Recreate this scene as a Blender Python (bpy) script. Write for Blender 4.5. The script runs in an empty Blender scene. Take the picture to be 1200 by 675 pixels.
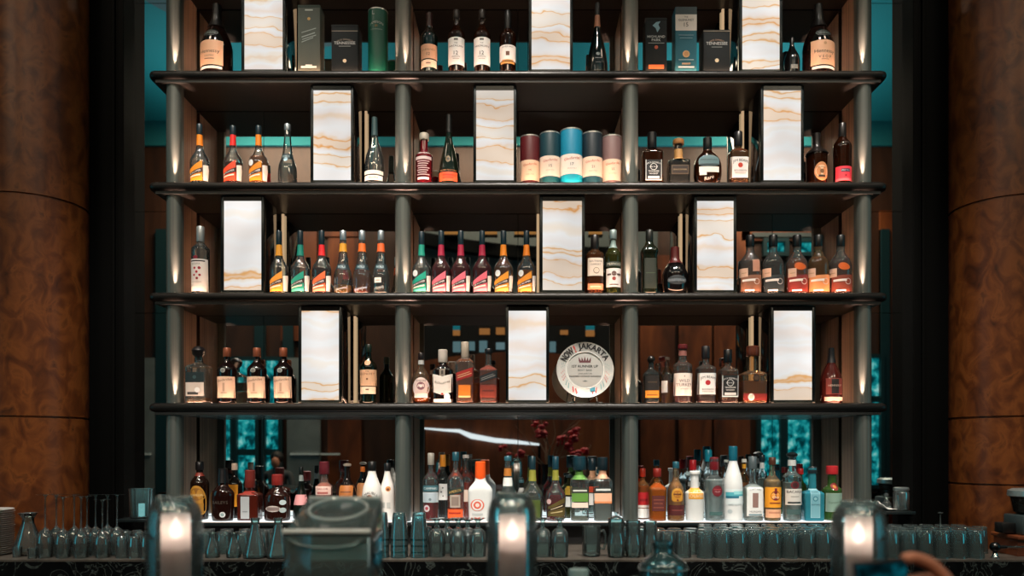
import bpy, bmesh, math, random
from mathutils import Vector, Matrix
random.seed(7)
scene = bpy.context.scene
COL = scene.collection
F, CX, HY, ZC = 905.0, 607.0, 525.0, 1.40      # focal length in px, vanishing point, eye height
MY = 4.12                                       # mirror plane
SF = 3.775                                      # front edge of the shelves
def X(px, Y): return (px-CX)*Y/F
def Z(py, Y): return ZC-(py-HY)*Y/F
def P(px, py, Y): return Vector((X(px, Y), Y, Z(py, Y)))

# ------------------------------------------------------------------ materials
_M = {}
def rgb(h):
    h = h.lstrip('#'); c = [int(h[i:i+2], 16)/255 for i in (0, 2, 4)]
    return tuple(v/12.92 if v <= .04045 else ((v+.055)/1.055)**2.4 for v in c)+(1,)
def newmat(name):
    m = bpy.data.materials.new(name); m.use_nodes = True
    nt = m.node_tree; nt.nodes.clear()
    out = nt.nodes.new('ShaderNodeOutputMaterial')
    return m, nt, out
def N(nt, t, **kw):
    n = nt.nodes.new('ShaderNode'+t)
    for k, v in kw.items():
        if k in n.inputs.keys(): n.inputs[k].default_value = v
        else: setattr(n, k, v)
    return n
def pm(col, rough=.5, metal=0, spec=.5, coat=0):
    key = ('p', col, rough, metal, spec, coat)
    if key not in _M:
        m, nt, out = newmat('surface_%d' % len(_M))
        b = N(nt, 'BsdfPrincipled', **{'Base Color': rgb(col), 'Roughness': rough, 'Metallic': metal, 'Specular IOR Level': spec, 'Coat Weight': coat})
        nt.links.new(b.outputs[0], out.inputs[0]); _M[key] = m
    return _M[key]
def em(col, s):
    key = ('e', col, s)
    if key not in _M:
        m, nt, out = newmat('light_%d' % len(_M))
        b = N(nt, 'Emission', Color=rgb(col), Strength=s)
        nt.links.new(b.outputs[0], out.inputs[0]); _M[key] = m
    return _M[key]
def glass(tint='#eef6f5', haze=.04, gloss=1.0, rough=.03):
    """thin-walled glass: tinted see-through with a clear surface reflection"""
    key = ('g', tint, haze, gloss, rough)
    if key not in _M:
        m, nt, out = newmat('glass_%d' % len(_M))
        t = N(nt, 'BsdfTransparent', Color=rgb(tint))
        d = N(nt, 'BsdfDiffuse', Color=rgb(tint))
        g = N(nt, 'BsdfGlossy', Color=(.95, .98, 1, 1), Roughness=rough)
        fr = N(nt, 'Fresnel', IOR=1.5)
        mu = N(nt, 'Math', operation='MULTIPLY'); mu.inputs[1].default_value = gloss; mu.use_clamp = True
        m1 = N(nt, 'MixShader'); m1.inputs[0].default_value = haze
        m2 = N(nt, 'MixShader')
        L = nt.links.new
        L(t.outputs[0], m1.inputs[1]); L(d.outputs[0], m1.inputs[2])
        L(fr.outputs[0], mu.inputs[0]); L(mu.outputs[0], m2.inputs[0])
        L(m1.outputs[0], m2.inputs[1]); L(g.outputs[0], m2.inputs[2]); L(m2.outputs[0], out.inputs[0])
        _M[key] = m
    return _M[key]
def rglass(tint, rough=.0, ior=1.45):
    """solid refracting glass"""
    key = ('rg', tint, rough, ior)
    if key not in _M:
        m, nt, out = newmat('cast_glass_%d' % len(_M))
        b = N(nt, 'BsdfGlass', Color=rgb(tint), Roughness=rough, IOR=ior)
        nt.links.new(b.outputs[0], out.inputs[0]); _M[key] = m
    return _M[key]
def liquid(col, body=.55):
    key = ('l', col, body)
    if key not in _M:
        m, nt, out = newmat('liquid_%d' % len(_M))
        t = N(nt, 'BsdfTransparent', Color=rgb(col))
        d = N(nt, 'BsdfDiffuse', Color=rgb(col)); r = N(nt, 'BsdfTranslucent', Color=rgb(col))
        a = N(nt, 'MixShader'); a.inputs[0].default_value = .32
        b = N(nt, 'MixShader'); b.inputs[0].default_value = body
        L = nt.links.new
        L(d.outputs[0], a.inputs[1]); L(r.outputs[0], a.inputs[2])
        L(t.outputs[0], b.inputs[1]); L(a.outputs[0], b.inputs[2]); L(b.outputs[0], out.inputs[0])
        _M[key] = m
    return _M[key]
def ramp_mat(name, stops, scale=(1, 1, 1), nscale=3, detail=6, distort=0, rough=.4, coord='Object', emit=None, metal=0, spec=.5, bump=0, rnd=0, coat=0):
    if name in _M: return _M[name]
    m, nt, out = newmat(name); L = nt.links.new
    tc = N(nt, 'TexCoord'); mp = N(nt, 'Mapping'); mp.inputs['Scale'].default_value = scale
    L(tc.outputs[coord], mp.inputs[0])
    if rnd:
        oi = N(nt, 'ObjectInfo'); mu = N(nt, 'Math', operation='MULTIPLY'); mu.inputs[1].default_value = rnd
        L(oi.outputs['Random'], mu.inputs[0])
        cb = N(nt, 'CombineXYZ'); L(mu.outputs[0], cb.inputs[0]); L(mu.outputs[0], cb.inputs[2]); L(cb.outputs[0], mp.inputs[1])
    n = N(nt, 'TexNoise', Scale=nscale, Detail=detail, Distortion=distort)
    L(mp.outputs[0], n.inputs['Vector'])
    cr = N(nt, 'ValToRGB'); L(n.outputs[0], cr.inputs[0])
    e = cr.color_ramp.elements
    while len(e) < len(stops): e.new(.5)
    for el, (p, c) in zip(e, stops): el.position = p; el.color = rgb(c)
    if emit:
        b = N(nt, 'Emission', Strength=emit); L(cr.outputs[0], b.inputs[0])
    else:
        b = N(nt, 'BsdfPrincipled', **{'Roughness': rough, 'Metallic': metal, 'Specular IOR Level': spec, 'Coat Weight': coat})
        L(cr.outputs[0], b.inputs['Base Color'])
        if bump:
            bp = N(nt, 'Bump', Strength=bump); L(n.outputs[0], bp.inputs['Height']); L(bp.outputs[0], b.inputs['Normal'])
    L(b.outputs[0], out.inputs[0]); _M[name] = m
    return m

# ------------------------------------------------------------------ mesh builder
class MB:
    def __init__(s): s.v = []; s.f = []; s.m = []; s.sm = []
    def add(s, vs, fs, mi=0, smooth=True):
        o = len(s.v); s.v += [tuple(v) for v in vs]
        for f in fs: s.f.append([i+o for i in f]); s.m.append(mi); s.sm.append(smooth)
        return s
    def box(s, x0, x1, y0, y1, z0, z1, mi=0, bev=0):
        bm = bmesh.new(); bmesh.ops.create_cube(bm, size=1)
        for v in bm.verts: v.co = Vector(((x0+x1)/2+v.co.x*(x1-x0), (y0+y1)/2+v.co.y*(y1-y0), (z0+z1)/2+v.co.z*(z1-z0)))
        if bev: bmesh.ops.bevel(bm, geom=bm.edges[:], offset=bev, segments=2, affect='EDGES', profile=.5)
        return s.bm(bm, mi)
    def bm(s, bm, mi=0, M=None, smooth=False):
        bm.verts.index_update()
        s.add([(M @ v.co if M else v.co) for v in bm.verts], [[v.index for v in f.verts] for f in bm.faces], mi, smooth); bm.free(); return s
    def lathe(s, prof, seg=24, c=(0, 0, 0), mi=0, n=2, dr=1, cap0=True, cap1=True, nfun=None, ribs=0, ribamp=0):
        """profile of (z, r); superellipse cross-section of exponent n, depth ratio dr"""
        vs = []; fs = []
        for z, r in prof:
            nn = nfun(z) if nfun else n
            for k in range(seg):
                a = 2*math.pi*k/seg; ca, sa = math.cos(a), math.sin(a)
                rr = r*(1+ribamp*math.cos(ribs*a)) if ribs else r
                vs.append((c[0]+rr*math.copysign(abs(sa)**(2/nn), sa), c[1]-rr*dr*math.copysign(abs(ca)**(2/nn), ca), c[2]+z))
        for i in range(len(prof)-1):
            for k in range(seg):
                k2 = (k+1) % seg
                fs.append((i*seg+k, i*seg+k2, (i+1)*seg+k2, (i+1)*seg+k))
        if cap0: fs.append(tuple(range(seg-1, -1, -1)))
        if cap1: fs.append(tuple((len(prof)-1)*seg+k for k in range(seg)))
        return s.add(vs, fs, mi)
    def tube(s, pts, r, seg=8, mi=0, caps=True):
        pts = [Vector(p) for p in pts]; rs = r if isinstance(r, (list, tuple)) else [r]*len(pts)
        vs = []; fs = []; up = None
        for i, p in enumerate(pts):
            d = (pts[min(i+1, len(pts)-1)]-pts[max(i-1, 0)]).normalized()
            if up is None: up = d.orthogonal().normalized()
            up = (up-d*up.dot(d)).normalized(); w = d.cross(up)
            for k in range(seg):
                a = 2*math.pi*k/seg; vs.append(p+(up*math.cos(a)+w*math.sin(a))*rs[i])
        for i in range(len(pts)-1):
            for k in range(seg):
                k2 = (k+1) % seg; fs.append((i*seg+k, i*seg+k2, (i+1)*seg+k2, (i+1)*seg+k))
        if caps: fs.append(tuple(range(seg-1, -1, -1))); fs.append(tuple((len(pts)-1)*seg+k for k in range(seg)))
        return s.add(vs, fs, mi)
    def sphere(s, c, rx, ry=None, rz=None, mi=0, seg=16, rings=10):
        ry = ry or rx; rz = rz or rx
        prof = [(-math.cos(math.pi*i/rings)*rz, max(1e-5, math.sin(math.pi*i/rings))*rx) for i in range(rings+1)]
        return s.lathe(prof, seg, c, mi, dr=ry/rx)
    def prism(s, pts, y0, y1, mi=0):
        """outline in x,z swept along y"""
        n = len(pts); vs = [(p[0], y0, p[1]) for p in pts]+[(p[0], y1, p[1]) for p in pts]
        fs = [tuple(range(n)), tuple(range(2*n-1, n-1, -1))]+[(i, n+i, n+(i+1) % n, (i+1) % n) for i in range(n)]
        return s.add(vs, fs, mi, False)
    def build(s, name, mats, parent=None, loc=None, sharp=40, fix=True):
        me = bpy.data.meshes.new(name); me.from_pydata(s.v, [], s.f)
        for m in (mats if isinstance(mats, (list, tuple)) else [mats]): me.materials.append(m)
        me.polygons.foreach_set('material_index', s.m); me.polygons.foreach_set('use_smooth', s.sm)
        if fix:
            bm = bmesh.new(); bm.from_mesh(me); bmesh.ops.recalc_face_normals(bm, faces=bm.faces[:]); bm.to_mesh(me); bm.free()
        me.update()
        if sharp: me.set_sharp_from_angle(angle=math.radians(sharp))
        o = bpy.data.objects.new(name, me); COL.objects.link(o)
        if parent: o.parent = parent
        if loc is not None: o.location = loc
        return o
def tag(o, label=None, cat=None, group=None, kind=None):
    if label: o['label'] = label
    if cat: o['category'] = cat
    if group: o['group'] = group
    if kind: o['kind'] = kind
    return o
def thing(name, label, cat, loc=(0, 0, 0), group=None):
    o = bpy.data.objects.new(name, None); o.empty_display_size = .02; COL.objects.link(o); o.location = loc
    return tag(o, label, cat, group)
def copy_thing(o, loc, label, group=None, rz=0):
    c = o.copy(); COL.objects.link(c); c.location = loc; c.rotation_euler = (0, 0, rz); c['label'] = label
    if group: c['group'] = group
    for ch in [k for k in bpy.data.objects if k.parent == o]:
        d = ch.copy(); COL.objects.link(d); d.parent = c
        for g in [k for k in bpy.data.objects if k.parent == ch]:
            e = g.copy(); COL.objects.link(e); e.parent = d
    return c

# ------------------------------------------------------------------ lettering
_T = {}
def text(s, bold=0):
    """flat triangles of a line of lettering: width 1, centred, with its height"""
    key = (s, bold)
    if key not in _T:
        cu = bpy.data.curves.new('lettering', 'FONT'); cu.body = s; cu.resolution_u = 2; cu.offset = bold
        ob = bpy.data.objects.new('lettering', cu); COL.objects.link(ob)
        me = ob.to_mesh()
        vs = [(v.co.x, v.co.y) for v in me.vertices]; fs = [tuple(p.vertices) for p in me.polygons]
        ob.to_mesh_clear(); bpy.data.objects.remove(ob); bpy.data.curves.remove(cu)
        x0 = min(v[0] for v in vs); x1 = max(v[0] for v in vs); y0 = min(v[1] for v in vs); y1 = max(v[1] for v in vs)
        w = x1-x0
        _T[key] = ([((v[0]-(x0+x1)/2)/w, (v[1]-(y0+y1)/2)/w) for v in vs], fs, (y1-y0)/w)
    return _T[key]

# ------------------------------------------------------------------ the place: shell of the room
MYR = 2*MY
wood = ramp_mat('burl_wood', [(.25, '#38190a'), (.45, '#5f3114'), (.6, '#78431d'), (.75, '#47240f')], (1, 1, .7), 13, 10, .9, rough=.38, spec=.4)
wood2 = ramp_mat('panel_wood', [(.3, '#4a2412'), (.5, '#6f381b'), (.7, '#8a4a24')], (1, 1, .25), 4, 6, .6, rough=.45)
wood3 = ramp_mat('dark_wood', [(.3, '#20120c'), (.6, '#3a2217'), (.8, '#2a1710')], (1, 1, .25), 4, 6, .6, rough=.5)
teal = pm('#1c8f94', .8)  # cool cast of the light put into ceiling and frieze paint
teal_light = pm('#1b767a', .8)
black = pm('#030404', .6, 0, .08)
dkteal = pm('#0d2f33', .5)
stone = ramp_mat('grey_stone', [(.3, '#5f6867'), (.7, '#7d8584')], (1, 1, 1), 2, 5, .4, rough=.7)
grey = pm('#4a5353', .7)
RX0, RX1, RY0, RY1, RH = -7.0, 7.0, -4.0, 4.45, 6.56
def VX(px): return (px-CX)*(MYR-RY0)/F            # where the rear wall is seen in the mirror
def VZ(py): return ZC-(py-HY)*(MYR-RY0)/F
def slab(name, m, *b, kind='structure', label=None):
    o = MB().box(*b).build(name, m, sharp=0); o['kind'] = kind
    if label: o['label'] = label
    return o
slab('floor', wood3, RX0, RX1, RY0, RY1, -.1, 0)
slab('ceiling', teal, RX0, RX1, RY0-.2, RY1+.2, RH, RH+.1)
slab('wall_back', ramp_mat('back_wall_wood', [(.3, '#2c180e'), (.6, '#452818'), (.8, '#371f13')], (1, 1, .25), 4, 6, .6, rough=.5), RX0, RX1, RY0-.12, RY0, 0, RH)
slab('wall_front', pm('#120e0c', .7), RX0, RX1, RY1, RY1+.12, 0, RH)
slab('wall_left', wood3, RX0-.12, RX0, RY0-.12, RY1+.12, 0, RH)
slab('wall_right', wood3, RX1, RX1+.12, RY0-.12, RY1+.12, 0, RH)
slab('trim_1', teal_light, RX0, RX1, RY0, RY0+.06, VZ(172), RH-.002)
# soffit ring on the ceiling
mb = MB(); mb.lathe([(0, 1.55), (.0, 1.8), (-.1, 1.8), (-.1, 1.55), (0, 1.55)], 64, (0, 0, 0), cap0=False, cap1=False)
o = mb.build('trim_2', pm('#5f7678', .8), loc=(-2.6, .3, RH-.001)); o['kind'] = 'structure'
# mirror behind the shelves, in panes with fine seams
mir = bpy.data.materials.new('mirror_glass'); mir.use_nodes = True
b = mir.node_tree.nodes['Principled BSDF']; b.inputs['Metallic'].default_value = 1; b.inputs['Roughness'].default_value = .015; b.inputs['Base Color'].default_value = (.70, .74, .74, 1)
mt = thing('wall_mirror', 'tall seamed mirror covering the wall behind the bottle shelves', 'mirror', (0, MY, .95))
xs = [X(148, MY), X(309, MY), X(607, MY), X(905, MY), X(1067, MY)]
zs = [.95, Z(367, MY), Z(248, MY), Z(4, MY), 4.7]
for i in range(4):
    for j in range(4):
        MB().box(xs[i]+.0015, xs[i+1]-.0015, 0, .012, zs[j]-.95+.0015, zs[j+1]-.95-.0015).build('mirror_pane', mir, mt, sharp=0)
MB().box(xs[0], xs[-1], .013, .33, 0, 3.75).build('backing_board', pm('#33403f', .4), mt, sharp=0)

# dark pilasters either side of the mirror and the burl wood columns
def pilaster(n, x0, x1, s):
    mb = MB().box(x0, x1, 4.03, 4.44, 0, RH-.01)
    xi = x1 if s < 0 else x0
    mb.box(xi-.028 if s < 0 else xi-.004, xi+.004 if s < 0 else xi+.028, 4.005, 4.2, 0, RH-.02, bev=.004)
    mb.box(xi-.07 if s < 0 else xi+.05, xi-.05 if s < 0 else xi+.07, 4.018, 4.05, 0, RH-.02, bev=.004)
    o = mb.build(n, black, sharp=0); o['kind'] = 'structure'
pilaster('trim_3', X(100, 4.05), X(149, 4.05), -1)
pilaster('trim_4', X(1066, 4.05), X(1115, 4.05), 1)
def column(x, y, r, seams):
    mb = MB(); prof = [(0, r)]
    for z in seams: prof += [(z-.006, r), (z-.004, r-.008), (z+.004, r-.008), (z+.006, r)]
    mb.lathe(prof+[(RH-.01, r)], 96)
    o = mb.build('column', wood, loc=(x, y, 0), sharp=30); o['kind'] = 'structure'; return o
zs_l = [1.566, 2.62]
zs_r = [1.2, 1.566, 2.60]
CR = .25
ul = (105-CX)/F; ur = (1111-CX)/F
def coldat(u):
    h = math.hypot(1, u); s = 1 if u > 0 else -1
    return u*4.05+s*CR/h, 4.05-CR*abs(u)/h
cl, cr_ = coldat(ul), coldat(ur)
column(cl[0], cl[1], CR, [1.55, 2.62])
column(cr_[0], cr_[1], CR, [1.22, 1.55, 2.61])

# ---------------- rear of the room: what the mirror shows
foliage = ramp_mat('garden_light', [(.36, '#02373c'), (.47, '#0a7f86'), (.56, '#2fb4b4'), (.68, '#b8f0e8')], (1, 1, .8), 9, 10, .3, emit=.9)
wn = 0
def window(px0, px1, py0, py1, bars=()):
    global wn; wn += 1
    x0, x1, z0, z1 = VX(px0), VX(px1), VZ(py1), VZ(py0)
    t = bpy.data.objects.new('window_%d' % wn, None); COL.objects.link(t); t.location = ((x0+x1)/2, RY0, z0); t['kind'] = 'structure'
    w, h = (x1-x0)/2, z1-z0
    fr = MB(); d = .06
    fr.box(-w-d, -w, 0, .1, -d, h+d).box(w, w+d, 0, .1, -d, h+d).box(-w, w, 0, .1, -d, 0).box(-w, w, 0, .1, h, h+d)
    for b_ in bars: zz = VZ(b_)-z0; fr.box(-w, w, .01, .08, zz-.05, zz+.05)
    fr.build('window_frame', dkteal, t, sharp=0)
    MB().box(-w, w, .005, .02, 0, h).build('window_glass', foliage, t, sharp=0)
for a in [(250, 272), (280, 301), (313, 328)]: window(a[0], a[1], 423, 566, (436,) if a[0] < 260 else (530,))
for a in [(890, 912), (921, 948), (956, 962), (1018, 1029)]: window(a[0], a[1], 420, 568, (468,))
for a in [(897, 918), (934, 960)]: window(a[0], a[1], 285, 297)
def panel(m, px0, px1, py0, py1, d=.05, name='trim_5'):
    return slab(name, m, VX(px0), VX(px1), RY0+.002, RY0+d, max(.0, VZ(py1)), VZ(py0))
k = 5
for m, a, b_, c, d in [(stone, 338, 376, 420, 640), (stone, 120, 184, 420, 640), (dkteal, 185, 205, 270, 640),
                    (wood2, 385, 424, 280, 640), (wood2, 330, 372, 266, 400), (wood2, 380, 420, 266, 278), (wood2, 795, 833, 266, 640), (wood2, 836, 878, 266, 640),
                    (wood2, 750, 790, 300, 640), (wood2, 868, 965, 266, 283), (wood2, 1030, 1085, 248, 620), (wood2, 120, 150, 300, 420), (wood2, 480, 560, 415, 640),
                    (wood2, 640, 700, 500, 640), (dkteal, 300, 312, 270, 420), (dkteal, 333, 345, 375, 420), (dkteal, 1030, 1040, 270, 600), (grey, 880, 960, 274, 279)]:
    panel(m, a, b_, c, d, .05 if m is wood2 else .08, 'trim_%d' % k); k += 1
for a, b_ in [(120, 180), (342, 376), (377, 400)]: slab('trim_%d' % k, pm('#e8f2f2', .5), VX(a), VX(b_), RY0+.081, RY0+.10, VZ(533.2), VZ(531)); k += 1
# mezzanine front: grey wall with a dark curved rail across it
slab('trim_%d' % k, grey, VX(484), VX(770), RY0+.002, RY0+.05, VZ(345), VZ(262)); k += 1
mb = MB(); n = 24; pts = []
for i in range(n+1):
    px = 470+i*(730-470)/n; py = 272+22*math.sin(math.pi*min(1, (px-470)/190)*.5); pts.append((VX(px), VZ(py)))
pts2 = [(p[0], p[1]-.19) for p in reversed(pts)]
o = mb.prism(pts+pts2, RY0+.05, RY0+.25).build('trim_%d' % k, black, sharp=0); o['kind'] = 'structure'; k += 1
# warm lamp boxes along the mezzanine
for i, (a, b_) in enumerate([(523, 540), (566, 583), (603, 628), (688, 703), (712, 722), (788, 796)]):
    t = thing('wall_lantern', 'small amber lantern on the far mezzanine front, seen only in the mirror', 'lantern', (VX((a+b_)/2), RY0+.25, VZ(282)), 'mezzanine lanterns')
    w = VX(b_)-VX(a)
    MB().box(-w/2, w/2, 0, .1, 0, .15, bev=.01).build('lamp_shade', em('#e09a52', .55), t)
    MB().box(-w/2-.01, w/2+.01, -.005, .11, -.02, 0).build('base_tray', black, t)
# far sideboard with lit niches
t = thing('display_cabinet', 'black display cabinet with lit niches on the far wall, seen in the mirror', 'cabinet', (0, RY0, 0))
MB().box(VX(490), VX(722), .01, .35, 0, VZ(384)).build('cabinet_body', pm('#0a0c0d', .4), t)
for (a, b_, c, d, colr) in [(533, 541, 381, 391, '#2a8f98'), (533, 541, 391, 397, '#d98f4e'), (563, 575, 389, 396, '#d98f4e'), (582, 592, 388, 396, '#d98f4e'),
                           (533, 542, 404, 416, '#7fa3a8'), (551, 558, 404, 414, '#7fa3a8'), (563, 572, 403, 416, '#7fa3a8'), (582, 592, 405, 413, '#8fb0b5'),
                           (684, 694, 381, 391, '#2a8f98'), (684, 694, 391, 398, '#d98f4e'), (643, 650, 404, 416, '#7fa3a8'), (655, 664, 391, 396, '#d98f4e')]:
    MB().box(VX(a), VX(b_), .35, .37, VZ(d), VZ(c)).build('lit_niche', em(colr, .5), t, sharp=0)
# sweeping wooden settee back and a cove light
mb = MB(); pts = []
for i in range(25):
    px = 478+i*(735-478)/24; py = 432-14*math.sin(math.pi*i/24); pts.append((VX(px), VZ(py)))
t = thing('banquette', 'long curved wooden banquette back before the far cabinet, seen in the mirror', 'bench', (0, RY0+.5, 0))
mb.prism(pts+[(VX(735), .45), (VX(478), .45)], 0, .12).build('backrest', wood2, t, sharp=0)
MB().box(VX(478), VX(735), .1, .6, .0, .45, bev=.03).build('seat', pm('#201815', .7), t)
t = thing('cove_light', 'sweeping white strip light in the far room, seen in the mirror', 'light', (0, RY0+.75, 0))
pts = [P_ for P_ in [(497, 502), (520, 504), (538, 505), (552, 511), (580, 516), (605, 518), (632, 521)]]
VD2 = MYR-(RY0+.75)
pp = [Vector(((a-CX)*VD2/F, 0, ZC-(b_-HY)*VD2/F)) for a, b_ in pts]
MB().tube(pp, [.012, .018, .026, .04, .036, .03, .014], 10).build('light_strip', em('#e8eef0', 1.3), t)
MB().tube([pp[0]-Vector((0, 0, .02)), Vector((pp[0].x, 0, 0))], .02, 8).build('stand', black, t)
MB().tube([pp[-1]-Vector((0, 0, .02)), Vector((pp[-1].x, 0, 0))], .02, 8).build('stand', black, t)
# tall windows high in the side walls give the cool daylight
def sidewin(n, x, y0, y1, z0, z1, s):
    t = bpy.data.objects.new('window_%d' % n, None); COL.objects.link(t); t.location = (x, y0, z0); t['kind'] = 'structure'
    fr = MB(); d = .08; L_, H_ = y1-y0, z1-z0; a, b_ = (0, .1) if s > 0 else (-.1, 0)
    fr.box(a, b_, -d, 0, -d, H_+d).box(a, b_, L_, L_+d, -d, H_+d).box(a, b_, 0, L_, -d, 0).box(a, b_, 0, L_, H_, H_+d).box(a, b_, L_/2-.04, L_/2+.04, 0, H_)
    fr.build('window_frame', dkteal, t, sharp=0)
    a, b_ = (.004, .02) if s > 0 else (-.02, -.004)
    MB().box(a, b_, 0, L_, 0, H_).build('window_glass', em('#35c8d8', WINS), t, sharp=0)
WINS = 1.3
sidewin(20, RX0, -.6, 2.0, .9, 4.2, 1)
sidewin(21, RX1, -.6, 2.0, .9, 4.2, -1)

# ------------------------------------------------------------------ shelving unit
bronze = ramp_mat('brushed_bronze', [(.3, '#474d4a'), (.6, '#545a55'), (.8, '#404643')], (40, 40, .4), 3, 4, rough=.42, metal=.3)
panelm = ramp_mat('bronze_panel', [(.35, '#776050'), (.55, '#a0836e'), (.7, '#5f5044')], (3, 26, .15), 3, 4, rough=.5, metal=.1)
lacquer = ramp_mat('dark_lacquer', [(.3, '#0b0d0d'), (.6, '#171411'), (.8, '#0f100f')], (.6, 12, 6), 2.5, 6, .3, rough=.34, spec=.3)
lipm = pm('#10181a', .3, .3)
shelf_z = [Z(-49, SF), Z(81, SF), Z(212, SF), Z(342, SF), Z(472, SF)]
Z5 = Z(612, SF)
UPL = 70.0; LED = 42.0; REAR_FILL = 60.0
unit = thing('bottle_shelving', 'tall dark back bar shelving with rounded bronze posts in front of the mirror', 'shelves', (0, SF, 0))
XL, XR = X(173, SF), X(1041, SF)
post_px = [204, 472, 739, 1012]
led = em('#ffc09a', LED); rear_fill = em('#ffc7a2', REAR_FILL)
for i, z in enumerate(shelf_z):
    h = .058
    # bull-nosed front, rounded ends, thin bronze lip below
    prof = [(0, z-.044), (.0, z-.044)]
    mb = MB()
    yz = [(.344, z), (.018, z), (.008, z-.004), (.002, z-.012), (0, z-.022), (.002, z-.034), (.009, z-.042), (.02, z-.045), (.344, z-.045)]
    n = len(yz); ends = [(XL+.012, 0), (XL+.002, .010), (XL, .03)]
    vs = []; xs_ = [XL, XL+.004, XL+.014, XL+.03, XR-.03, XR-.014, XR-.004, XR]; ins = [.022, .010, .003, 0, 0, .003, .010, .022]
    for xx, dd in zip(xs_, ins):
        for (yy, zz) in yz:
            zm = z-.0225; f_ = 1-dd/.022*.55
            vs.append((xx, max(yy, 0)+(dd if yy < .1 else 0), zm+(zz-zm)*f_))
    fs = [tuple(range(n)), tuple(range(len(vs)-1, len(vs)-n-1, -1))]
    for a in range(len(xs_)-1):
        for k2 in range(n):
            fs.append((a*n+k2, a*n+(k2+1) % n, (a+1)*n+(k2+1) % n, (a+1)*n+k2))
    mb.add(vs, fs)
    sh = mb.build('shelf', lacquer, unit, sharp=50)
    MB().box(XL+.03, XR-.03, .014, .03, z-.058, z-.0452).build('front_lip', pm('#2a2b29', .45, .3), sh, sharp=0)
    MB().box(XL+.03, XR-.03, .0305, .34, z-.0575, z-.0453).build('underside', lacquer if i < 4 else pm('#5f7072', .2), sh, sharp=0)  # lowest underside paler: glow from the ledge put into its colour
    for a, b_ in zip(post_px[:-1], post_px[1:]):
        MB().box(X(a+12, 3.8), X(b_-12, 3.8), .024, .032, z-.001, z+.0002).build('led_or_fill_strip', led, sh, sharp=0)
        MB().box(X(a+9, 3.8), X(b_-9, 3.8), .318, .330, z-.001, z+.0002).build('led_or_fill_strip', rear_fill, sh, sharp=0)  # rear strip added as fill for side panels and liquids
ztop = shelf_z[0]+.6
pr = .0375
for p in post_px:
    x = X(p, 3.83)
    for za, zb in zip([Z5]+shelf_z[:0:-1], [z-.058 for z in shelf_z[::-1]]):
        mb = MB()
        sec = [(pr*math.cos(a), pr-pr*math.sin(a)) for a in [math.pi*i/20 for i in range(21)]]
        pts = [(c, s_) for c, s_ in sec]+[(-pr, pr*1.6), (pr, pr*1.6)]
        vs = [(x+c, s_+.022, z) for z in (za+.0005, zb-.0005) for c, s_ in pts]; m_ = len(pts)
        fs = [tuple(range(m_)), tuple(range(2*m_-1, m_-1, -1))]+[(q, (q+1) % m_, m_+(q+1) % m_, m_+q) for q in range(m_)]
        MB().add(vs, fs).build('post', bronze, unit, sharp=30)
for px, t_ in [(198, -1), (473.5, -.7), (738.5, .7), (1019, 1)]:
    xi = X(px, SF); w = .022
    x0, x1 = (xi-w, xi) if t_ < 0 else (xi, xi+w)
    for za, zb in zip([Z5]+shelf_z[:0:-1], [z-.058 for z in shelf_z[::-1]]):
        MB().box(x0, x1, .085, .325, za+.0005, zb-.0005).build('side_panel', panelm, unit, sharp=0)
# a small uplight at the foot of every post
def spot(x, y, z, e):
    l = bpy.data.lights.new('post_uplight', 'SPOT'); l.energy = e; l.color = (1, .60, .45); l.spot_size = math.radians(20); l.spot_blend = .9; l.shadow_soft_size = .004
    o = bpy.data.objects.new('post_uplight', l); COL.objects.link(o); o.location = (x, y, z); o.rotation_euler = (math.radians(180-6), 0, 0); return o
for p, sides in zip(post_px, [(1,), (1, -1), (-1, 1), (-1,)]):
    for z in shelf_z[1:]:
        for n_, sd_ in enumerate(sides):
            x = X(p, 3.83)+sd_*(.021 if n_ == 0 else .034)
            spot(x, SF+.0145, z+.003, UPL if n_ == 0 else UPL*.4)
            MB().lathe([(0, .0035), (.0012, .0035), (.0016, .0028)], 12, c=(x, .0145, z+.0001)).build('uplight_lens', pm('#c9b8a8', .3), unit, sharp=0)
# lit glass ledge under the lowest bottles and its dark riser
FILL5 = 3.0
glow = em('#e6eeee', 1.5)
XB0, XB1 = X(186, SF), X(1026, SF)
for a, b_ in zip(post_px[:-1], post_px[1:]):
    MB().box(X(a+12, 3.8), X(b_-12, 3.8), .006, .016, Z5, Z5+.0008).build('led_or_fill_strip', em('#ffe3cf', FILL5), unit, sharp=0)  # strip added as front fill for the lowest bottles
lb = MB().box(XB0, XB1, .002, .33, Z5-.02, Z5-.0005, bev=.004).build('lit_ledge', pm('#2a3335', .25, .5), unit)
MB().box(XB0+.01, XB1-.01, .02, .325, Z5-.0004, Z5).build('glow_top', glow, lb, sharp=0)
MB().box(XB0, XB1, .10, .33, .90, Z5-.0205).build('riser', pm('#0a0909', .5), unit, sharp=0)
MB().box(XB0+.1, XB1-.1, .105, .3, .1, .88).build('plinth', black, unit, sharp=0)

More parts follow.
